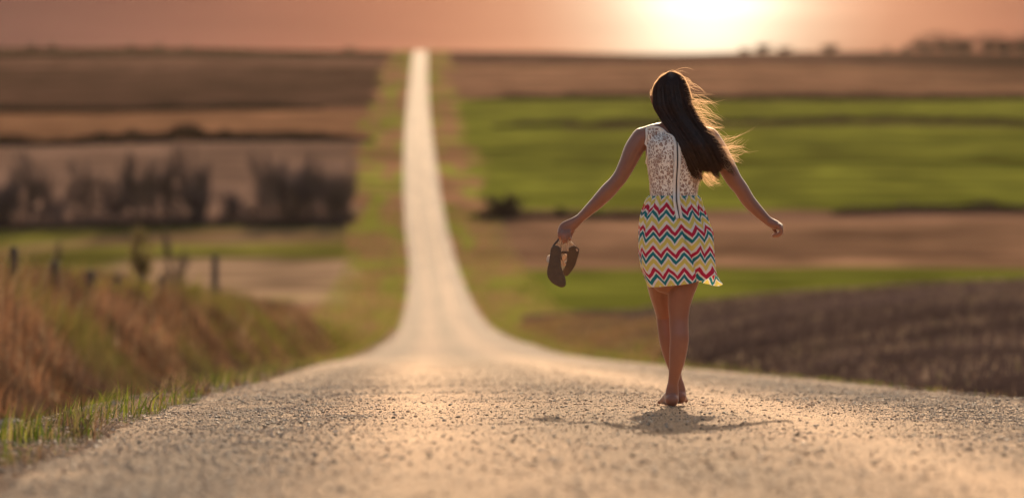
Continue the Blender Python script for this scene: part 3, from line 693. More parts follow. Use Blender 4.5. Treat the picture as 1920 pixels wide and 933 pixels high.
# long hair blown to the right: an inner mass and many fine strands
Lk = [(1250, 133), (1233, 146), (1223, 166), (1223, 190), (1234, 214), (1256, 245), (1274, 279), (1287, 306), (1296, 325)]
Rk = [(1263, 130.5), (1282, 141), (1291, 163), (1299, 190), (1310, 215), (1325, 240), (1347, 268), (1360, 294), (1371, 314)]
tk = np.linspace(0, 1, 9)
Lx, Ly, Rx_, Ry_ = (pchip(tk, [q[i] for q in K_]) for K_ in (Lk, Rk) for i in (0, 1))
dk_ = pchip(tk, [.035, .085, .102, .10, .085, .065, .052, .042, .022]); y0k = pchip(tk, [.01, .012, .012, .0, -.02, -.065, -.098, -.10, -.095])
fk = pchip(tk, [.03, .075, .080, .055, .02, .0, -.0, 0, 0])
def hair_pt(u, t, w_):
    """u across (0 left), t along, w_ layer: 1 = outer back, -1 = front"""
    te = np.minimum(t, 1.0); ex = (t - te)
    bul = np.sqrt(np.clip(1 - (2 * u - 1) ** 2, 0, 1))
    px = Lx(te) * (1 - u) + Rx_(te) * u + ex * 190; py = Ly(te) * (1 - u) + Ry_(te) * u + ex * 330 
    py = py - 3.2 * bul * np.exp(-te * 14)
    y = y0k(te) + np.where(w_ > 0, -dk_(te) * w_, -fk(te) * w_) * bul
    return np.stack([(px - 1262) / 380, y, (757 - py) / 380], -1)
NS = 5200; SEG = 26
u0 = rng.random(NS); u0 = .5 + (u0 - .5) * (1 - .02); wl_ = 1.0 - .35 * rng.random(NS) ** 2; wl_[rng.random(NS) < .16] *= -1
tend = .90 + .11 * rng.random(NS) + .03 * np.sin(u0 * 14) ; tst = .0 + .10 * rng.random(NS) ** 2
tend = np.where(wl_ < 0, .42 + .5 * rng.random(NS), tend)
tt = tst[:, None] + (tend - tst)[:, None] * np.linspace(0, 1, SEG)[None]
lock = .5 + .5 * np.sin(u0 * 60); uu_ = u0[:, None] + .020 * np.sin(u0 * 37 + 2)[:, None] * tt + rng.normal(0, .018, (NS, 1)) * tt ** 1.5 + .010 * np.sin(tt * 9 + rng.random((NS, 1)) * 6.28) * tt
HP = hair_pt(np.clip(uu_, 0.0, 1.0), tt, np.broadcast_to(wl_[:, None] + .10 * np.sin(u0 * 55)[:, None] * tt, tt.shape))
HP[..., 0] += (np.where(uu_ > 1, uu_ - 1, 0) + np.where(uu_ < 0, uu_, 0)) * .25
def ribbons(HP, wid):
    n, s_, _ = HP.shape; T = np.gradient(HP, axis=1); side = np.cross(T, np.array([0, 1.0, 0.15])); side /= np.linalg.norm(side, axis=-1, keepdims=True) + 1e-9
    tw = rng.normal(0, .5, (n, 1, 1)); side = side + np.array([0, 1.0, 0]) * tw; side /= np.linalg.norm(side, axis=-1, keepdims=True)
    pr = np.sin(np.linspace(.25, math.pi - .05, s_)) ** .5
    wd = (wid * (.6 + .8 * rng.random(n)))[:, None, None] * pr[None, :, None] * .5
    V = np.stack([HP - side * wd, HP + side * wd], 2).reshape(-1, 3)
    i_ = np.arange(n * s_ * 2).reshape(n, s_, 2)
    Q = np.stack([i_[:, :-1, 0], i_[:, :-1, 1], i_[:, 1:, 1], i_[:, 1:, 0]], -1).reshape(-1, 4)
    return V, Q
HV, HQ = ribbons(HP, .0024)
# inner mass
nt_, na_ = 30, 28; MV = []
for t in np.linspace(0.0, .93, nt_):
    for k in range(na_):
        a_ = 2 * math.pi * k / na_; u = .5 + .5 * math.sin(a_) * .95; w_ = math.cos(a_)
        q = hair_pt(np.array(u), np.array(t), np.array(.78 if w_ > 0 else -.85)); MV.append(q)
i5 = np.arange(nt_ * na_).reshape(nt_, na_); n5 = np.roll(i5, -1, 1); MQ = np.stack([i5[:-1], n5[:-1], n5[1:], i5[1:]], -1).reshape(-1, 4)
cap = [tuple(i5[0]), tuple(i5[-1][::-1])]
MV = np.array(MV); a0 = len(MV); MV = np.concatenate([MV, [MV[i5[0]].mean(0), MV[i5[-1]].mean(0)]])
MT = np.array([(a0, i5[0, (k + 1) % na_], i5[0, k]) for k in range(na_)] + [(a0 + 1, i5[-1, k], i5[-1, (k + 1) % na_]) for k in range(na_)])
def hairmat(name, colr, tr, trf, rough):
    m = M(name); t = m.n('ShaderNodeTexCoord'); n = m.noise(60, 3, t.outputs['Object']); c = m.mixc(1.0, colr, m.ramp(n.outputs[0], [(.3, .55), (.7, 1.6)]), 'MULTIPLY')
    m.set(Base_Color=c, Roughness=rough); m.b.inputs['Specular IOR Level'].default_value = .34; m.translucent(tr, trf); return m.m
hm = hairmat('dark_brown_hair', (.032, .016, .011), (.26, .12, .06), .22, .34)
hc = hairmat('hair_underlayer', (.018, .009, .007), (.03, .012, .008), .1, .6)
hair = add('hair', mesh('hair', MV, [MQ, MT], hc, True), person, label='long dark brown hair blown to the right')
add('hair_strands', mesh('hair_strands', HV, HQ, hm, True), hair)
# stray strands: same hair, sunlight through them put into a paler colour
TUFT = [((1297, 186), (1338, 192), 9, -6), ((1298, 192), (1352, 182), 5, 4), ((1300, 198), (1342, 207), 12, -6), ((1304, 206), (1340, 214), 8, -4), ((1308, 216), (1350, 220), 12, -5), ((1312, 224), (1349, 231), 12, -5),
        ((1316, 230), (1346, 240), 9, 3), ((1320, 236), (1352, 236), 10, 3), ((1330, 246), (1362, 254), 8, -3), ((1344, 264), (1404, 238), 7, 6), ((1350, 272), (1392, 258), 9, 5), ((1352, 278), (1390, 270), 12, 3), ((1354, 284), (1410, 280), 6, -3), ((1356, 288), (1384, 290), 12, -3),
        ((1360, 296), (1386, 300), 10, -4), ((1362, 300), (1378, 308), 8, -3), ((1290, 160), (1318, 168), 4, -3), ((1286, 148), (1300, 156), 6, -3), ((1270, 134), (1300, 133), 3, -2), ((1292, 170), (1330, 174), 3, -2),
        ((1318, 322), (1336, 345), 18, 4), ((1328, 326), (1350, 340), 22, 4), ((1336, 324), (1350, 334), 14, 3), ((1312, 322), (1313, 347), 10, 2), ((1362, 306), (1375, 318), 12, 3)]
FP = []
for (a_, b_, n, bend) in TUFT:
    for k in range(int(n * 1.9)):
        s_ = np.linspace(0, 1, 14); f = rng.random() ** 1.5 * .95 + .25
        ax, ay = a_[0] - 10 + rng.normal(0, 2.0), a_[1] - 5 + rng.normal(0, 2.2); ex_, ey = a_[0] + (b_[0] - a_[0]) * f + rng.normal(0, 2), a_[1] + (b_[1] - a_[1]) * f + rng.normal(0, 2.6)
        bd = bend + rng.normal(0, 4.5)
        px = ax + (ex_ - ax) * s_; py = ay + (ey - ay) * s_ ** 1.2 + bd * np.sin(s_ * math.pi) + rng.normal(0, 1.5) * np.sin(s_ * 7 + rng.random() * 6) * s_
        yy = -.05 - .06 * (ay > 240) + rng.normal(0, .02) + rng.normal(0, .03) * s_
        FP.append(np.stack([(px - 1262) / 380, yy + 0 * px, (757 - py) / 380], -1))
head_out = [(1223, 186), (1222.5, 170), (1227, 155), (1236, 142), (1248, 133), (1258, 130), (1268, 132), (1279, 138), (1287, 148), (1292, 162), (1297, 180)]
hx = pchip(range(11), [q[0] for q in head_out]); hy = pchip(range(11), [q[1] for q in head_out])
for k in range(260):                                              # short pale hairs added along the crown to draw its sunlit rim
    a0 = rng.random() * 9; ln = .5 + 1.1 * rng.random(); s_ = np.linspace(0, 1, 14); q = np.clip(a0 + ln * s_, 0, 10); lift = abs(rng.normal(0, 1.1)) * np.sin(s_ * 2.2) + rng.random() * 1.2 - .8
    px = hx(q); py = hy(q); nx_, ny_ = px - 1257, py - 172; nl = np.hypot(nx_, ny_)
    FP.append(np.stack([(px + nx_ / nl * lift - 1262) / 380, 0 * px + .005 + rng.normal(0, .02), (757 - (py + ny_ / nl * lift)) / 380], -1))
FV, FQ = ribbons(np.array(FP), .00085)
add('stray_strands', mesh('stray_strands', FV, FQ, hairmat('sunlit_hair_tint', (.22, .13, .08), (.72, .48, .30), .6, .35), True), hair, label='fine sunlit strands flying off the hair')

# ------------------------------------------------------------------ the two sandals hanging from the left hand
sole_m = M('dark_sole'); t = sole_m.n('ShaderNodeTexCoord'); n = sole_m.noise(45, 5, t.outputs['Object']); c = sole_m.mixc(n.outputs[0], (.060, .038, .025), (.13, .085, .052)); sole_m.set(Base_Color=c, Roughness=.75)
wv = sole_m.n('ShaderNodeTexWave'); wv.inputs['Scale'].default_value = 60; wv.inputs['Distortion'].default_value = 1.5; sole_m.l(t.outputs['Object'], wv.inputs[0]); sole_m.bump(wv.outputs[0], .35, .002); sole_m = sole_m.m
foot_m = M('tan_insole').set(Base_Color=(.36, .22, .13), Roughness=.7).m
strap_m = M('brown_strap').set(Base_Color=(.06, .035, .022), Roughness=.55).m
tan_strap = M('tan_strap').set(Base_Color=(.52, .36, .24), Roughness=.6).m
buckle_m = M('buckle_metal').set(Base_Color=(.6, .5, .4), Roughness=.3, Metallic=1.0).m
def sandal(label, outline, y0, dy_row, thick):
    """outline: picture points of the sole seen from below; dy_row: depth gained per pixel row"""
    cx = sum(q[0] for q in outline) / len(outline); top = min(q[1] for q in outline)
    base = Vector((FX, FY, FZ)) + Vector(p(cx, top, y0))
    o = empty('sandal', base, label, 'sandal', 'pair of sandals in the left hand')
    n = len(outline); t = np.arange(n + 1); q = np.linspace(0, n, n * 6, endpoint=False)
    X = np.array([a for a, b in outline]); Y = np.array([b for a, b in outline])
    def cyc(A): 
        r_ = []
        for v in q:
            i = int(v); f = v - i; a, b, c_, d_ = A[(i - 1) % n], A[i % n], A[(i + 1) % n], A[(i + 2) % n]
            r_.append(.5 * ((2 * b) + (c_ - a) * f + (2 * a - 5 * b + 4 * c_ - d_) * f * f + (3 * b - a - 3 * c_ + d_) * f ** 3))
        return np.array(r_)
    X, Y = cyc(X), cyc(Y); mx, my = X.mean(), Y.mean()
    def layer(sc_, dth): 
        x_ = mx + (X - mx) * sc_; y_ = my + (Y - my) * sc_
        return np.stack([(x_ - cx) / 380, (y_ - top) * dy_row + dth, (top - y_) / 380], -1)
    def slab(nm, ls, mt):
        Ls = [layer(*l_) for l_ in ls]; N = len(X); V = np.concatenate(Ls + [Ls[0].mean(0)[None], Ls[-1].mean(0)[None]])
        i_ = np.arange(N); j_ = (i_ + 1) % N
        Q = np.concatenate([np.stack([i_ + k * N, j_ + k * N, j_ + (k + 1) * N, i_ + (k + 1) * N], -1) for k in range(len(Ls) - 1)])
        T = np.concatenate([np.stack([np.full(N, len(Ls) * N), j_, i_], -1), np.stack([np.full(N, len(Ls) * N + 1), i_ + (len(Ls) - 1) * N, j_ + (len(Ls) - 1) * N], -1)])
        return add(nm, mesh(nm, V, [Q, T], mt, False), o)
    slab('sole', [(.93, 0), (1.0, .004), (1.0, thick)], sole_m)
    slab('footbed', [(.985, thick + .0004), (.99, thick + .007), (.94, thick + .009)], foot_m)
    def S_(px, py, y): return Vector(p(px, py, y)) - Vector(p(cx, top, y0))
    return o, S_
def strap(o, S_, nm, pts, wdt, mt, th=.0016):
    P_, R_ = smooth_path([S_(*q) for q in pts], [(th, wdt)] * len(pts), 6)
    g = tube(P_, R_, 8, True, up=(0, 1, 0)); J = Join().add(g); return add(nm, J.me(nm, mt), o)
o, S_ = sandal('longer dark sandal hanging on the outer side of the hand, whole sole showing', [(1042, 455), (1049, 458), (1052.5, 468), (1051.5, 482), (1052, 494), (1056, 505), (1060.5, 519), (1060, 530), (1053, 533.5), (1043, 530), (1033, 523), (1026.5, 512), (1026, 500), (1029, 486), (1031, 472), (1032.5, 461), (1036, 456.5)], -.03, .00012, .014)
strap(o, S_, 'heel_strap', [(1035, 470, -.012), (1037, 458, -.004), (1043, 449, .004), (1050, 442, .008), (1056, 441, .012), (1053, 452, .02), (1051, 468, .012)], .0052, strap_m)
strap(o, S_, 'toe_strap', [(1030, 486, -.010), (1027.5, 482, .008), (1029.5, 474, .035), (1042, 476, .05), (1054, 486, .04), (1055, 499, .012), (1053, 503, -.006)], .008, tan_strap)
strap(o, S_, 'ankle_strap', [(1047, 452, -.01), (1049, 444, .004), (1050, 440, .012), (1052, 450, .018), (1054, 463, .012), (1050, 470, .0)], .0022, tan_strap)
o2, S2 = sandal('shorter looking dark sandal hanging on the inner side of the hand, sole tilted away', [(1074, 456), (1081, 457.5), (1086, 463), (1085, 472), (1082, 482), (1078.5, 493), (1071, 505), (1063.5, 512.5), (1058, 511), (1056, 503), (1060, 494), (1063.5, 483), (1063, 471), (1065, 461)], .012, .0009, .013)
strap(o2, S2, 'heel_strap', [(1083, 466, .018), (1079, 458, .018), (1073, 452, .02), (1069, 446, .016), (1065, 441, .014), (1064, 452, .012), (1065, 466, .012)], .0042, tan_strap)
strap(o2, S2, 'toe_strap', [(1063, 468, .02), (1055, 468, .025), (1051, 468.5, .03), (1053, 482, .04), (1060, 487, .045), (1064, 486, .04)], .006, strap_m)
strap(o2, S2, 'ankle_strap', [(1062, 472, .03), (1058, 478, .035), (1056, 486, .04), (1059, 493, .045)], .009, tan_strap)
J = Join(); b0 = S2(1071.5, 449.5, .016); J.add(rtube([b0 + Vector((-.006, 0, .004)), b0 + Vector((.006, 0, -.006))], [.0035, .0035], 8)); add('buckle', J.me('buckle', buckle_m), o2)

# ------------------------------------------------------------------ fence posts along the left bank
post_m = M('weathered_wood'); t = post_m.n('ShaderNodeTexCoord'); mpn = post_m.n('ShaderNodeMapping'); mpn.inputs['Scale'].default_value = (14, 14, 1.5); post_m.l(t.outputs['Object'], mpn.inputs[0])
n = post_m.noise(4, 6, mpn.outputs[0]); c = post_m.mixc(n.outputs[0], (.05, .035, .028), (.15, .11, .085)); post_m.set(Base_Color=c, Roughness=.9); post_m.bump(n.outputs[0], .5, .01); post_m = post_m.m
def post(px, Y, top_row, r, label, lean):
    b = at(px, Y); top = (ROW0 - top_row) / FPX * Y; h = max(top - b.z, .5)
    pts = [(0, 0, -.25), (0, 0, h * .33), (lean * .5, .01, h * .66), (lean, .01, h * .97), (lean, .01, h)]
    g = tube(pts, [r * 1.05, r * 1.08, r, r * .95, r * .78], 10)
    o = add('fence_post', Join().add(g).me('fence_post', post_m, False)); o.location = b; o['label'] = label; o['category'] = 'fence post'; o['group'] = 'fence posts along the left bank'
dF = 5.5
FP_ = [(28, 460, 'leftmost weathered fence post at the edge of the picture'), (107, 486, 'second weathered fence post from the left'), (168, 503, 'third weathered fence post from the left, in rust grass'), (222, 509, 'fourth weathered fence post from the left, left of yellow shrub'),
       (264, 514, 'fifth weathered fence post from the left, right of yellow shrub'), (303, 515, 'sixth weathered fence post from the left, last of the close row')]
for k, (px, tr, lb) in enumerate(FP_): post(px, FPX * dF / (785 - px), tr + 3, .058 + .012 * (k % 3), lb, random.uniform(-.05, .05))
post(403, FPX * dF / (785 - 403), 477, .095, 'thick dark fence post standing alone nearest the road', .01)

# ------------------------------------------------------------------ trees and shrubs
bark = colmat('bark', .9, 3.0, .3); twig = colmat('twigs', .9, 2.0, .3); leafm = colmat('leaves', .7, 1.0, .3, trans=.35)
def grow(seed, h, trunks=3, levels=4, spread=.35, lean=0.1):
    r = random.Random(seed); limbs = []; twigs = []
    def br(p0, d, ln, rad, lev):
        n = 5; pts = [p0.copy()]; q = p0.copy(); d = d.copy()
        for i in range(n):
            d = (d + Vector((r.gauss(0, .10), r.gauss(0, .10), r.gauss(.05, .05)))).normalized(); q = q + d * (ln / n); pts.append(q.copy())
        (limbs if lev <= 1 else twigs).append((pts, rad, lev))
        if lev >= levels: return
        for k in range(r.randint(4, 6)):
            i = r.randint(1, n); dd = (d + Vector((r.gauss(0, spread), r.gauss(0, spread), r.gauss(.15, .2)))).normalized()
            br(pts[i], dd, ln * r.uniform(.42, .68), rad * .55, lev + 1)
    for k in range(trunks):
        a = r.uniform(0, 6.28); br(Vector((math.cos(a) * .25 * (trunks > 1), math.sin(a) * .25 * (trunks > 1), -.1)), Vector((math.cos(a) * lean + r.gauss(0, .05), math.sin(a) * lean, 1)).normalized(), h * r.uniform(.45, .62), h * .016 + .02, 0)
    return limbs, twigs
def tree_meshes(name, seed, h, trunks, levels, spread, lean, bcol, tcol, twid=.03, leaf=None):
    limbs, twigs = grow(seed, h, trunks, levels, spread, lean); r = np.random.default_rng(seed)
    J = Join()
    for pts, rad, lev in limbs: J.add(tube(pts, [rad * (1 - .6 * i / 5) for i in range(6)], 5), np.array(bcol) * r.uniform(.8, 1.2))
    tm = J.me('trunk', bark)
    A = np.array([[tuple(q) for q in pts] for pts, rad, lev in twigs]); n = len(A)
    th = r.random(n) * 6.28; side = np.stack([np.cos(th), np.sin(th), np.zeros(n)], -1)[:, None, :] * (twid * np.array([1, .9, .8, .65, .45, .2]))[None, :, None]
    V = np.stack([A - side, A + side], 2).reshape(-1, 3); i_ = np.arange(n * 12).reshape(n, 6, 2)
    Q = np.stack([i_[:, :-1, 0], i_[:, :-1, 1], i_[:, 1:, 1], i_[:, 1:, 0]], -1).reshape(-1, 4)
    cc = np.repeat(np.array(tcol)[None] * r.uniform(.7, 1.4, (n, 1)), 12, 0)
    if leaf:
        nl, ls, lc, lo = leaf; pick_ = A[r.integers(0, n, nl), r.integers(2, 6, nl)] + r.normal(0, .12 * h / 6, (nl, 3))
        pick_ = pick_[pick_[:, 2] > lo * h]; nl = len(pick_)
        a = r.normal(0, 1, (nl, 3)); a /= np.linalg.norm(a, axis=1, keepdims=True); b = np.cross(a, r.normal(0, 1, (nl, 3))); b /= np.linalg.norm(b, axis=1, keepdims=True)
        s_ = ls * r.uniform(.5, 1.3, (nl, 1)); LV = np.stack([pick_ - a * s_, pick_ + b * s_ * .6, pick_ + a * s_, pick_ - b * s_ * .6], 1).reshape(-1, 3)
        Q = np.concatenate([Q, np.arange(nl * 4).reshape(-1, 4) + len(V)]); V = np.concatenate([V, LV]); cc = np.concatenate([cc, np.repeat(np.array(lc)[None] * r.uniform(.6, 1.4, (nl, 1)), 4, 0)])
    cm = mesh('crown', V, Q, (leafm if leaf[2][1] > .1 else twig) if leaf else twig, False, cc)
    return tm, cm
def plant(name, ms, loc, sx, sz, rot, label, cat, group=None):
    o = empty(name, loc, label, cat, group); o.scale = (sx, sx, sz); o.rotation_euler = (0, 0, rot)
    a = add('trunk' if 'tree' in name else 'stems', ms[0], o); b = add('crown', ms[1], o); return o
BK, TW = (.095, .070, .062), (.19, .138, .116)
bare = [tree_meshes('bare', s, 9.0, tr, 5, sp, ln, BK, TW, .020) for s, tr, sp, ln in ((1, 3, .32, .10), (2, 2, .36, .14), (5, 4, .30, .16), (8, 3, .40, .2))]
bushy = [tree_meshes('bushy', s, 6.0, 7, 4, .45, .34, BK, (.16, .115, .108), .020) for s in (21, 22)]
TR = [(8, 4, 330, 'bushy', 'low dark bare thicket cut by the left picture edge'), (58, 0, 272, 'b', 'tall bare tree, first from the left in the valley row'), (110, 3, 365, 'bushy', 'low bare thicket between the first and second tall valley trees'),
      (172, 1, 296, 'b', 'bare tree, second from the left in the valley row'), (212, 3, 340, 'bushy', 'dark bare thicket right of the second valley tree'), (258, 2, 276, 'b', 'bare tree, third from the left in the valley row'), (312, 0, 262, 'b', 'tallest bare tree in the middle of the valley row'),
      (360, 3, 275, 'b', 'bare tree right of the tallest one in the valley row'), (368, 4, 345, 'bushy', 'dense dark thicket at the foot of the fourth valley tree'), (440, 5, 352, 'bushy', 'small round bare shrub in the gap of the valley row'),
      (508, 1, 280, 'b', 'bare tree at the left of the dense clump by the road'), (545, 4, 300, 'bushy', 'wide dark bare thicket in the clump by the road'), (585, 2, 282, 'b', 'bare tree in the middle of the clump by the road'), (628, 3, 294, 'b', 'bare tree at the right end of the valley row, nearest the road'),
      (620, 5, 320, 'bushy', 'dense bare thicket at the right end of the valley row')]
for i, (px, k, tr, kd, lb) in enumerate(TR):
    Y = 441 + (i * 7 % 5) * 1.6; b = at(px, Y); h = (ROW0 - tr + 8) / FPX * Y - b.z
    ms = bare[k % 4] if kd == 'b' else bushy[k % 2]; H0 = max(max(v.co.z for v in ms[1].vertices), 1)
    s_ = h / H0
    plant('bare_tree' if kd == 'b' else 'bare_shrub', ms, b, s_ * (.95 if kd == 'b' else 1.25), s_, i * 1.9, lb, 'tree' if kd == 'b' else 'shrub', 'leafless trees and thickets across the valley')
ORD = ['first', 'second', 'third', 'fourth', 'fifth', 'sixth', 'seventh', 'eighth', 'ninth', 'tenth', 'eleventh', 'twelfth', 'thirteenth']
for i, (px, tr) in enumerate(((30, 300), (84, 285), (140, 300), (196, 318), (236, 286), (286, 300), (338, 280), (384, 300), (488, 300), (530, 285), (566, 292), (606, 300), (650, 312))):
    Y = 449 + (i * 5 % 4) * 1.5; b = at(px, Y); h = (ROW0 - tr) / FPX * Y - b.z; ms = bare[(i * 3 + 1) % 4]; H0 = max(v.co.z for v in ms[1].vertices)
    plant('bare_tree', ms, b, h / H0 * .8, h / H0, i * 2.3 + 1, 'slim bare tree in the back row of the valley trees, %s from the left edge' % ORD[i], 'tree', 'leafless trees and thickets across the valley')
# saplings and shrubs this side of the valley
sap = tree_meshes('sap', 31, 3.0, 3, 4, .26, .10, (.10, .08, .06), (.16, .11, .08), .022, (1400, .05, (.26, .23, .04), .40))
sap2 = tree_meshes('sap2', 34, 3.0, 2, 4, .22, .06, (.10, .08, .07), (.15, .11, .095), .020)
for px, Y, tr, ms, lb in ((268, 150, 402, sap, 'slender sapling with yellow green leaves behind the fence'), (322, 165, 425, sap2, 'thin leafless sapling right of the leafy one behind the fence'), (92, 160, 448, sap2, 'faint thin leafless sapling behind the first fence posts')):
    b = at(px, Y); h = (ROW0 - tr) / FPX * Y - b.z; H0 = max(v.co.z for v in ms[1].vertices); plant('young_tree', ms, b, h / H0 * .9, h / H0, px, lb, 'tree')
shr = tree_meshes('shr', 41, 1.2, 8, 3, .5, .45, (.10, .08, .05), (.16, .13, .05), .008, (1500, .035, (.27, .26, .03), .1))
for px, Y, tr, lb in ((243, 68, 500, 'yellow green leafy shrub between the fence posts'), (365, 92, 515, 'yellow green leafy shrub left of the lone thick post'), (185, 64, 498, 'small yellow green shrub by the third fence post')):
    b = at(px, Y); h = max((ROW0 - tr) / FPX * Y - b.z, .5); H0 = max(v.co.z for v in shr[1].vertices); plant('leafy_shrub', shr, b, h / H0 * .9, h / H0, px, lb, 'shrub', 'leafy shrubs along the fence')
dsh = tree_meshes('dsh', 51, 3.0, 10, 3, .5, .5, BK, (.075, .045, .04), .045)
for px, Y, tr, wx_, lb in ((952, 449, 358, 2.2, 'dark round bare bush right of the road at the field corner'), (918, 446, 388, 2.0, 'low dark brush left of the round bush by the road'), (1052, 452, 385, 1.6, 'small dark bush behind the carried sandals'), (532, 150, 560, .6, 'small dark scrub patch in the pale meadow')):
    b = at(px, Y); h = max((ROW0 - tr) / FPX * Y - b.z, .6); H0 = max(v.co.z for v in dsh[1].vertices); plant('dark_bush', dsh, b, h / H0 * wx_, h / H0, px, lb, 'bush')

# hedgerows on the far slopes
def hedge(name, px0, px1, Y, h, dens, colr, label, lumps=(), dY=0.0, fall=.8):
    x0, x1 = (px0 - 960) / FPX * Y, (px1 - 960) / FPX * Y; n = int(abs(x1 - x0) * dens); r = np.random.default_rng(int(Y) + px0)
    x = x0 + (x1 - x0) * r.random(n); y = Y + r.normal(0, .9, n) + dY * (x - x0) / (x1 - x0)
    hh = h * (.55 + .9 * fbm(x * .22, x * 0 + Y * .1, 3))
    for lp, lw, lh in lumps: xx = (lp - 960) / FPX * Y; hh = np.maximum(hh, lh * np.exp(-((x - xx) / lw) ** 2) * (.8 + .3 * r.random(n)))
    q_ = (x - x0) / (x1 - x0); hh = hh * (.25 + .75 * sstep(0, .06, q_) * sstep(0, .10, 1 - q_))
    z = ground_z(x, y) + hh * r.random(n) ** fall
    a = r.normal(0, 1, (n, 3)); a /= np.linalg.norm(a, axis=1, keepdims=True); b = np.cross(a, r.normal(0, 1, (n, 3))); b /= np.linalg.norm(b, axis=1, keepdims=True)
    s_ = .22 * r.uniform(.5, 1.4, (n, 1)); P_ = np.stack([x, y, z], -1)
    V = np.stack([P_ - a * s_, P_ + b * s_ * .6, P_ + a * s_, P_ - b * s_ * .6], 1).reshape(-1, 3)
    o0 = np.array([(x0 + x1) / 2, Y, float(ground_z((x0 + x1) / 2, Y))])
    o = add(name, mesh(name, V - o0, np.arange(n * 4).reshape(-1, 4), twig, False, np.repeat(np.array(colr)[None] * r.uniform(.6, 1.4, (n, 1)), 4, 0)))
    o.location = o0; o['label'] = label; o['category'] = 'hedge'; return o
HD = (.024, .019, .018)
hedge('hedgerow', -260, 702, 634, 1.2, 200, HD, 'lower dark hedgerow with humps on the left slope', [(248, 2.6, 2.3), (350, 4.2, 3.0), (420, 2.4, 2.0), (190, 3, 1.9)])
hedge('hedgerow', -260, 605, 806, 1.3, 170, HD, 'upper straight dark hedgerow on the left slope')
hedge('hedgerow', 890, 2200, 868, 1.3, 130, (.028, .024, .02), 'dark hedgerow along the top of the green field')
hedge('hedgerow', 922, 2200, 700, 1.0, 110, (.06, .045, .032), 'brown weedy strip across the upper green field')
hedge('hedgerow', 880, 1290, 449, .45, 110, (.05, .038, .03), 'low dark weedy strip below the green field')
hedge('hedgerow', 1560, 2200, 456, .8, 110, (.10, .068, .05), 'brown brush strip at the right below the green field', [(1850, 3, 1.3), (1700, 2, 1.0)])
hedge('hedgerow', 1690, 2300, 1338, 6.5, 130, (.06, .045, .038), 'dark brush filling the foot of the right skyline grove')
hedge('hedgerow', -260, 765, 1185, 1.2, 45, (.06, .042, .036), 'faint dark hedgerow just below the left skyline')
hedge('underbrush', -260, 398, 445, 2.2, 95, (.12, .085, .08), 'dark underbrush at the feet of the left valley trees', [(20, 3, 4.5), (140, 2.5, 4), (215, 2, 3.6), (260, 3, 4.6), (370, 2, 4.8), (310, 3, 3)], dY=-3, fall=1.5)
hedge('underbrush', 410, 668, 444, 2.2, 105, (.115, .082, .078), 'dark underbrush at the feet of the tree clump by the road', [(440, 1.6, 3.0), (520, 3, 5), (560, 3, 4.4), (615, 3.4, 4.2)], fall=1.5)
# trees on the skyline
ftree = [tree_meshes('ft', s, 9.0, 4, 3, .5, .3, BK, (.07, .05, .04), .09, (4200, .5, (.075, .060, .045), -.2)) for s in (61, 62, 63)]
SKY = [(58, 1380, 83, 'small dark tree on the skyline nearest the left edge'), (98, 1385, 82, 'small dark tree on the skyline, second from the left edge'), (248, 1385, 84, 'low dark tree on the skyline left of the middle of the left hill'), (298, 1385, 86, 'low dark tree on the skyline right of its left neighbour'), (352, 1388, 87, 'faint low tree on the left skyline'), (655, 1390, 88, 'faint low tree on the skyline just left of the road'),
       (1395, 1400, 90, 'hazy tree on the skyline below the bright sun glow'), (1432, 1395, 83, 'hazy rounded tree on the skyline right of the sun glow'), (1470, 1390, 88, 'hazy low tree right of the rounded one on the skyline'), (1555, 1390, 84, 'hazy tree on the skyline midway to the right grove'), (1662, 1330, 92, 'dark rounded tree just left of the right grove'),
       (1740, 1350, 78, 'leftmost dark tree of the grove on the right skyline'), (1775, 1345, 75, 'second dark tree of the right skyline grove'), (1808, 1350, 76, 'third dark tree of the right skyline grove'), (1850, 1340, 75, 'fourth dark tree of the right skyline grove'), (1885, 1345, 80, 'fifth dark tree of the right skyline grove'), (1918, 1335, 76, 'dark grove tree cut by the right picture edge')]
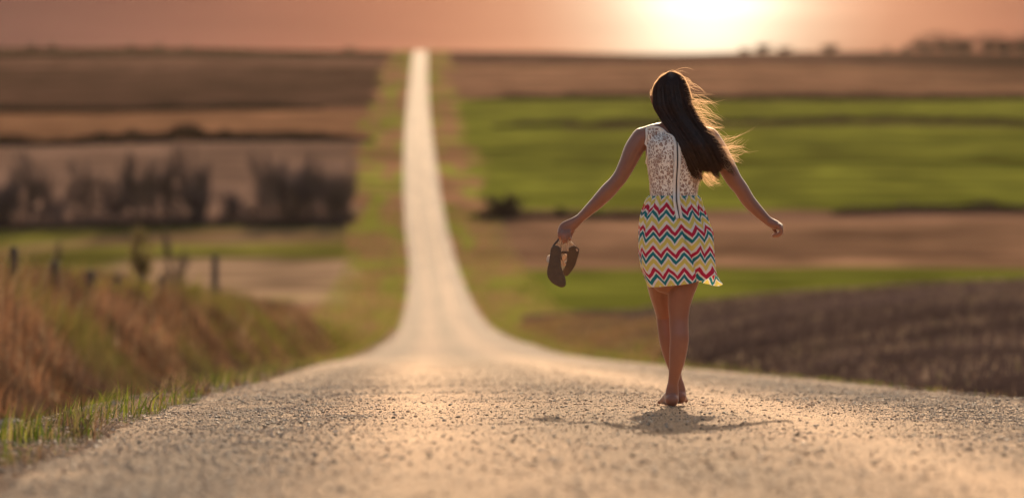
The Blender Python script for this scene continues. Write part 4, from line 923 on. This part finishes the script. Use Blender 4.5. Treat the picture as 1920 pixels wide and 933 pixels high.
for i, (px, Y, tr, lb) in enumerate(SKY):
    b = at(px, Y); h = max((ROW0 - tr) / FPX * Y - b.z, 1.5); ms = ftree[i % 3]; H0 = max(v.co.z for v in ms[1].vertices); s_ = h / H0
    plant('skyline_tree', ms, b, s_ * (3.0 if px > 1700 else 3.4), s_, i * 1.3, lb, 'tree', 'trees on the skyline')

# field stones on the near left bank
stone_m = M('pale_stone'); t = stone_m.n('ShaderNodeTexCoord'); n = stone_m.noise(9, 5, t.outputs['Object']); stone_m.set(Base_Color=stone_m.mixc(n.outputs[0], (.24, .185, .135), (.40, .32, .25)), Roughness=.85); stone_m.bump(n.outputs[0], .5, .02)
for px, Y, r_, lb in ((20, 26.0, .10, 'pale stone half hidden in the weeds at the left edge'),):
    import bmesh
    bm = bmesh.new(); bmesh.ops.create_icosphere(bm, subdivisions=3, radius=1)
    for v in bm.verts:
        f = 1 + .25 * (float(fbm(v.co.x * 1.7 + 5, v.co.y * 1.7 + v.co.z, 3)) - .5) * 2; v.co = Vector((v.co.x * r_ * 1.2 * f, v.co.y * r_ * f, v.co.z * r_ * .75 * f))
    me = bpy.data.meshes.new('field_stone'); bm.to_mesh(me); bm.free(); me.materials.append(stone_m.m)
    o = add('field_stone', me); o.location = at(px, Y) + Vector((0, 0, .05)); o['label'] = lb; o['category'] = 'stone'

# ------------------------------------------------------------------ warm evening haze
HZ = np.array([[x, y, z] for x in (-1700, 1700) for y in (-80, 2500) for z in (-18, 110)], float)
HF = np.array([[0, 1, 3, 2], [4, 6, 7, 5], [0, 4, 5, 1], [2, 3, 7, 6], [0, 2, 6, 4], [1, 5, 7, 3]])
hz = bpy.data.materials.new('haze_air'); hz.use_nodes = True; hz.node_tree.nodes.clear()
ho = hz.node_tree.nodes.new('ShaderNodeOutputMaterial'); hv = hz.node_tree.nodes.new('ShaderNodeVolumePrincipled')
hv.inputs['Color'].default_value = (.95, .80, .68, 1); hv.inputs['Density'].default_value = HAZE; hv.inputs['Anisotropy'].default_value = .88
hz.node_tree.links.new(hv.outputs[0], ho.inputs['Volume'])
add('haze', mesh('haze', HZ, HF, hz), kind='stuff')
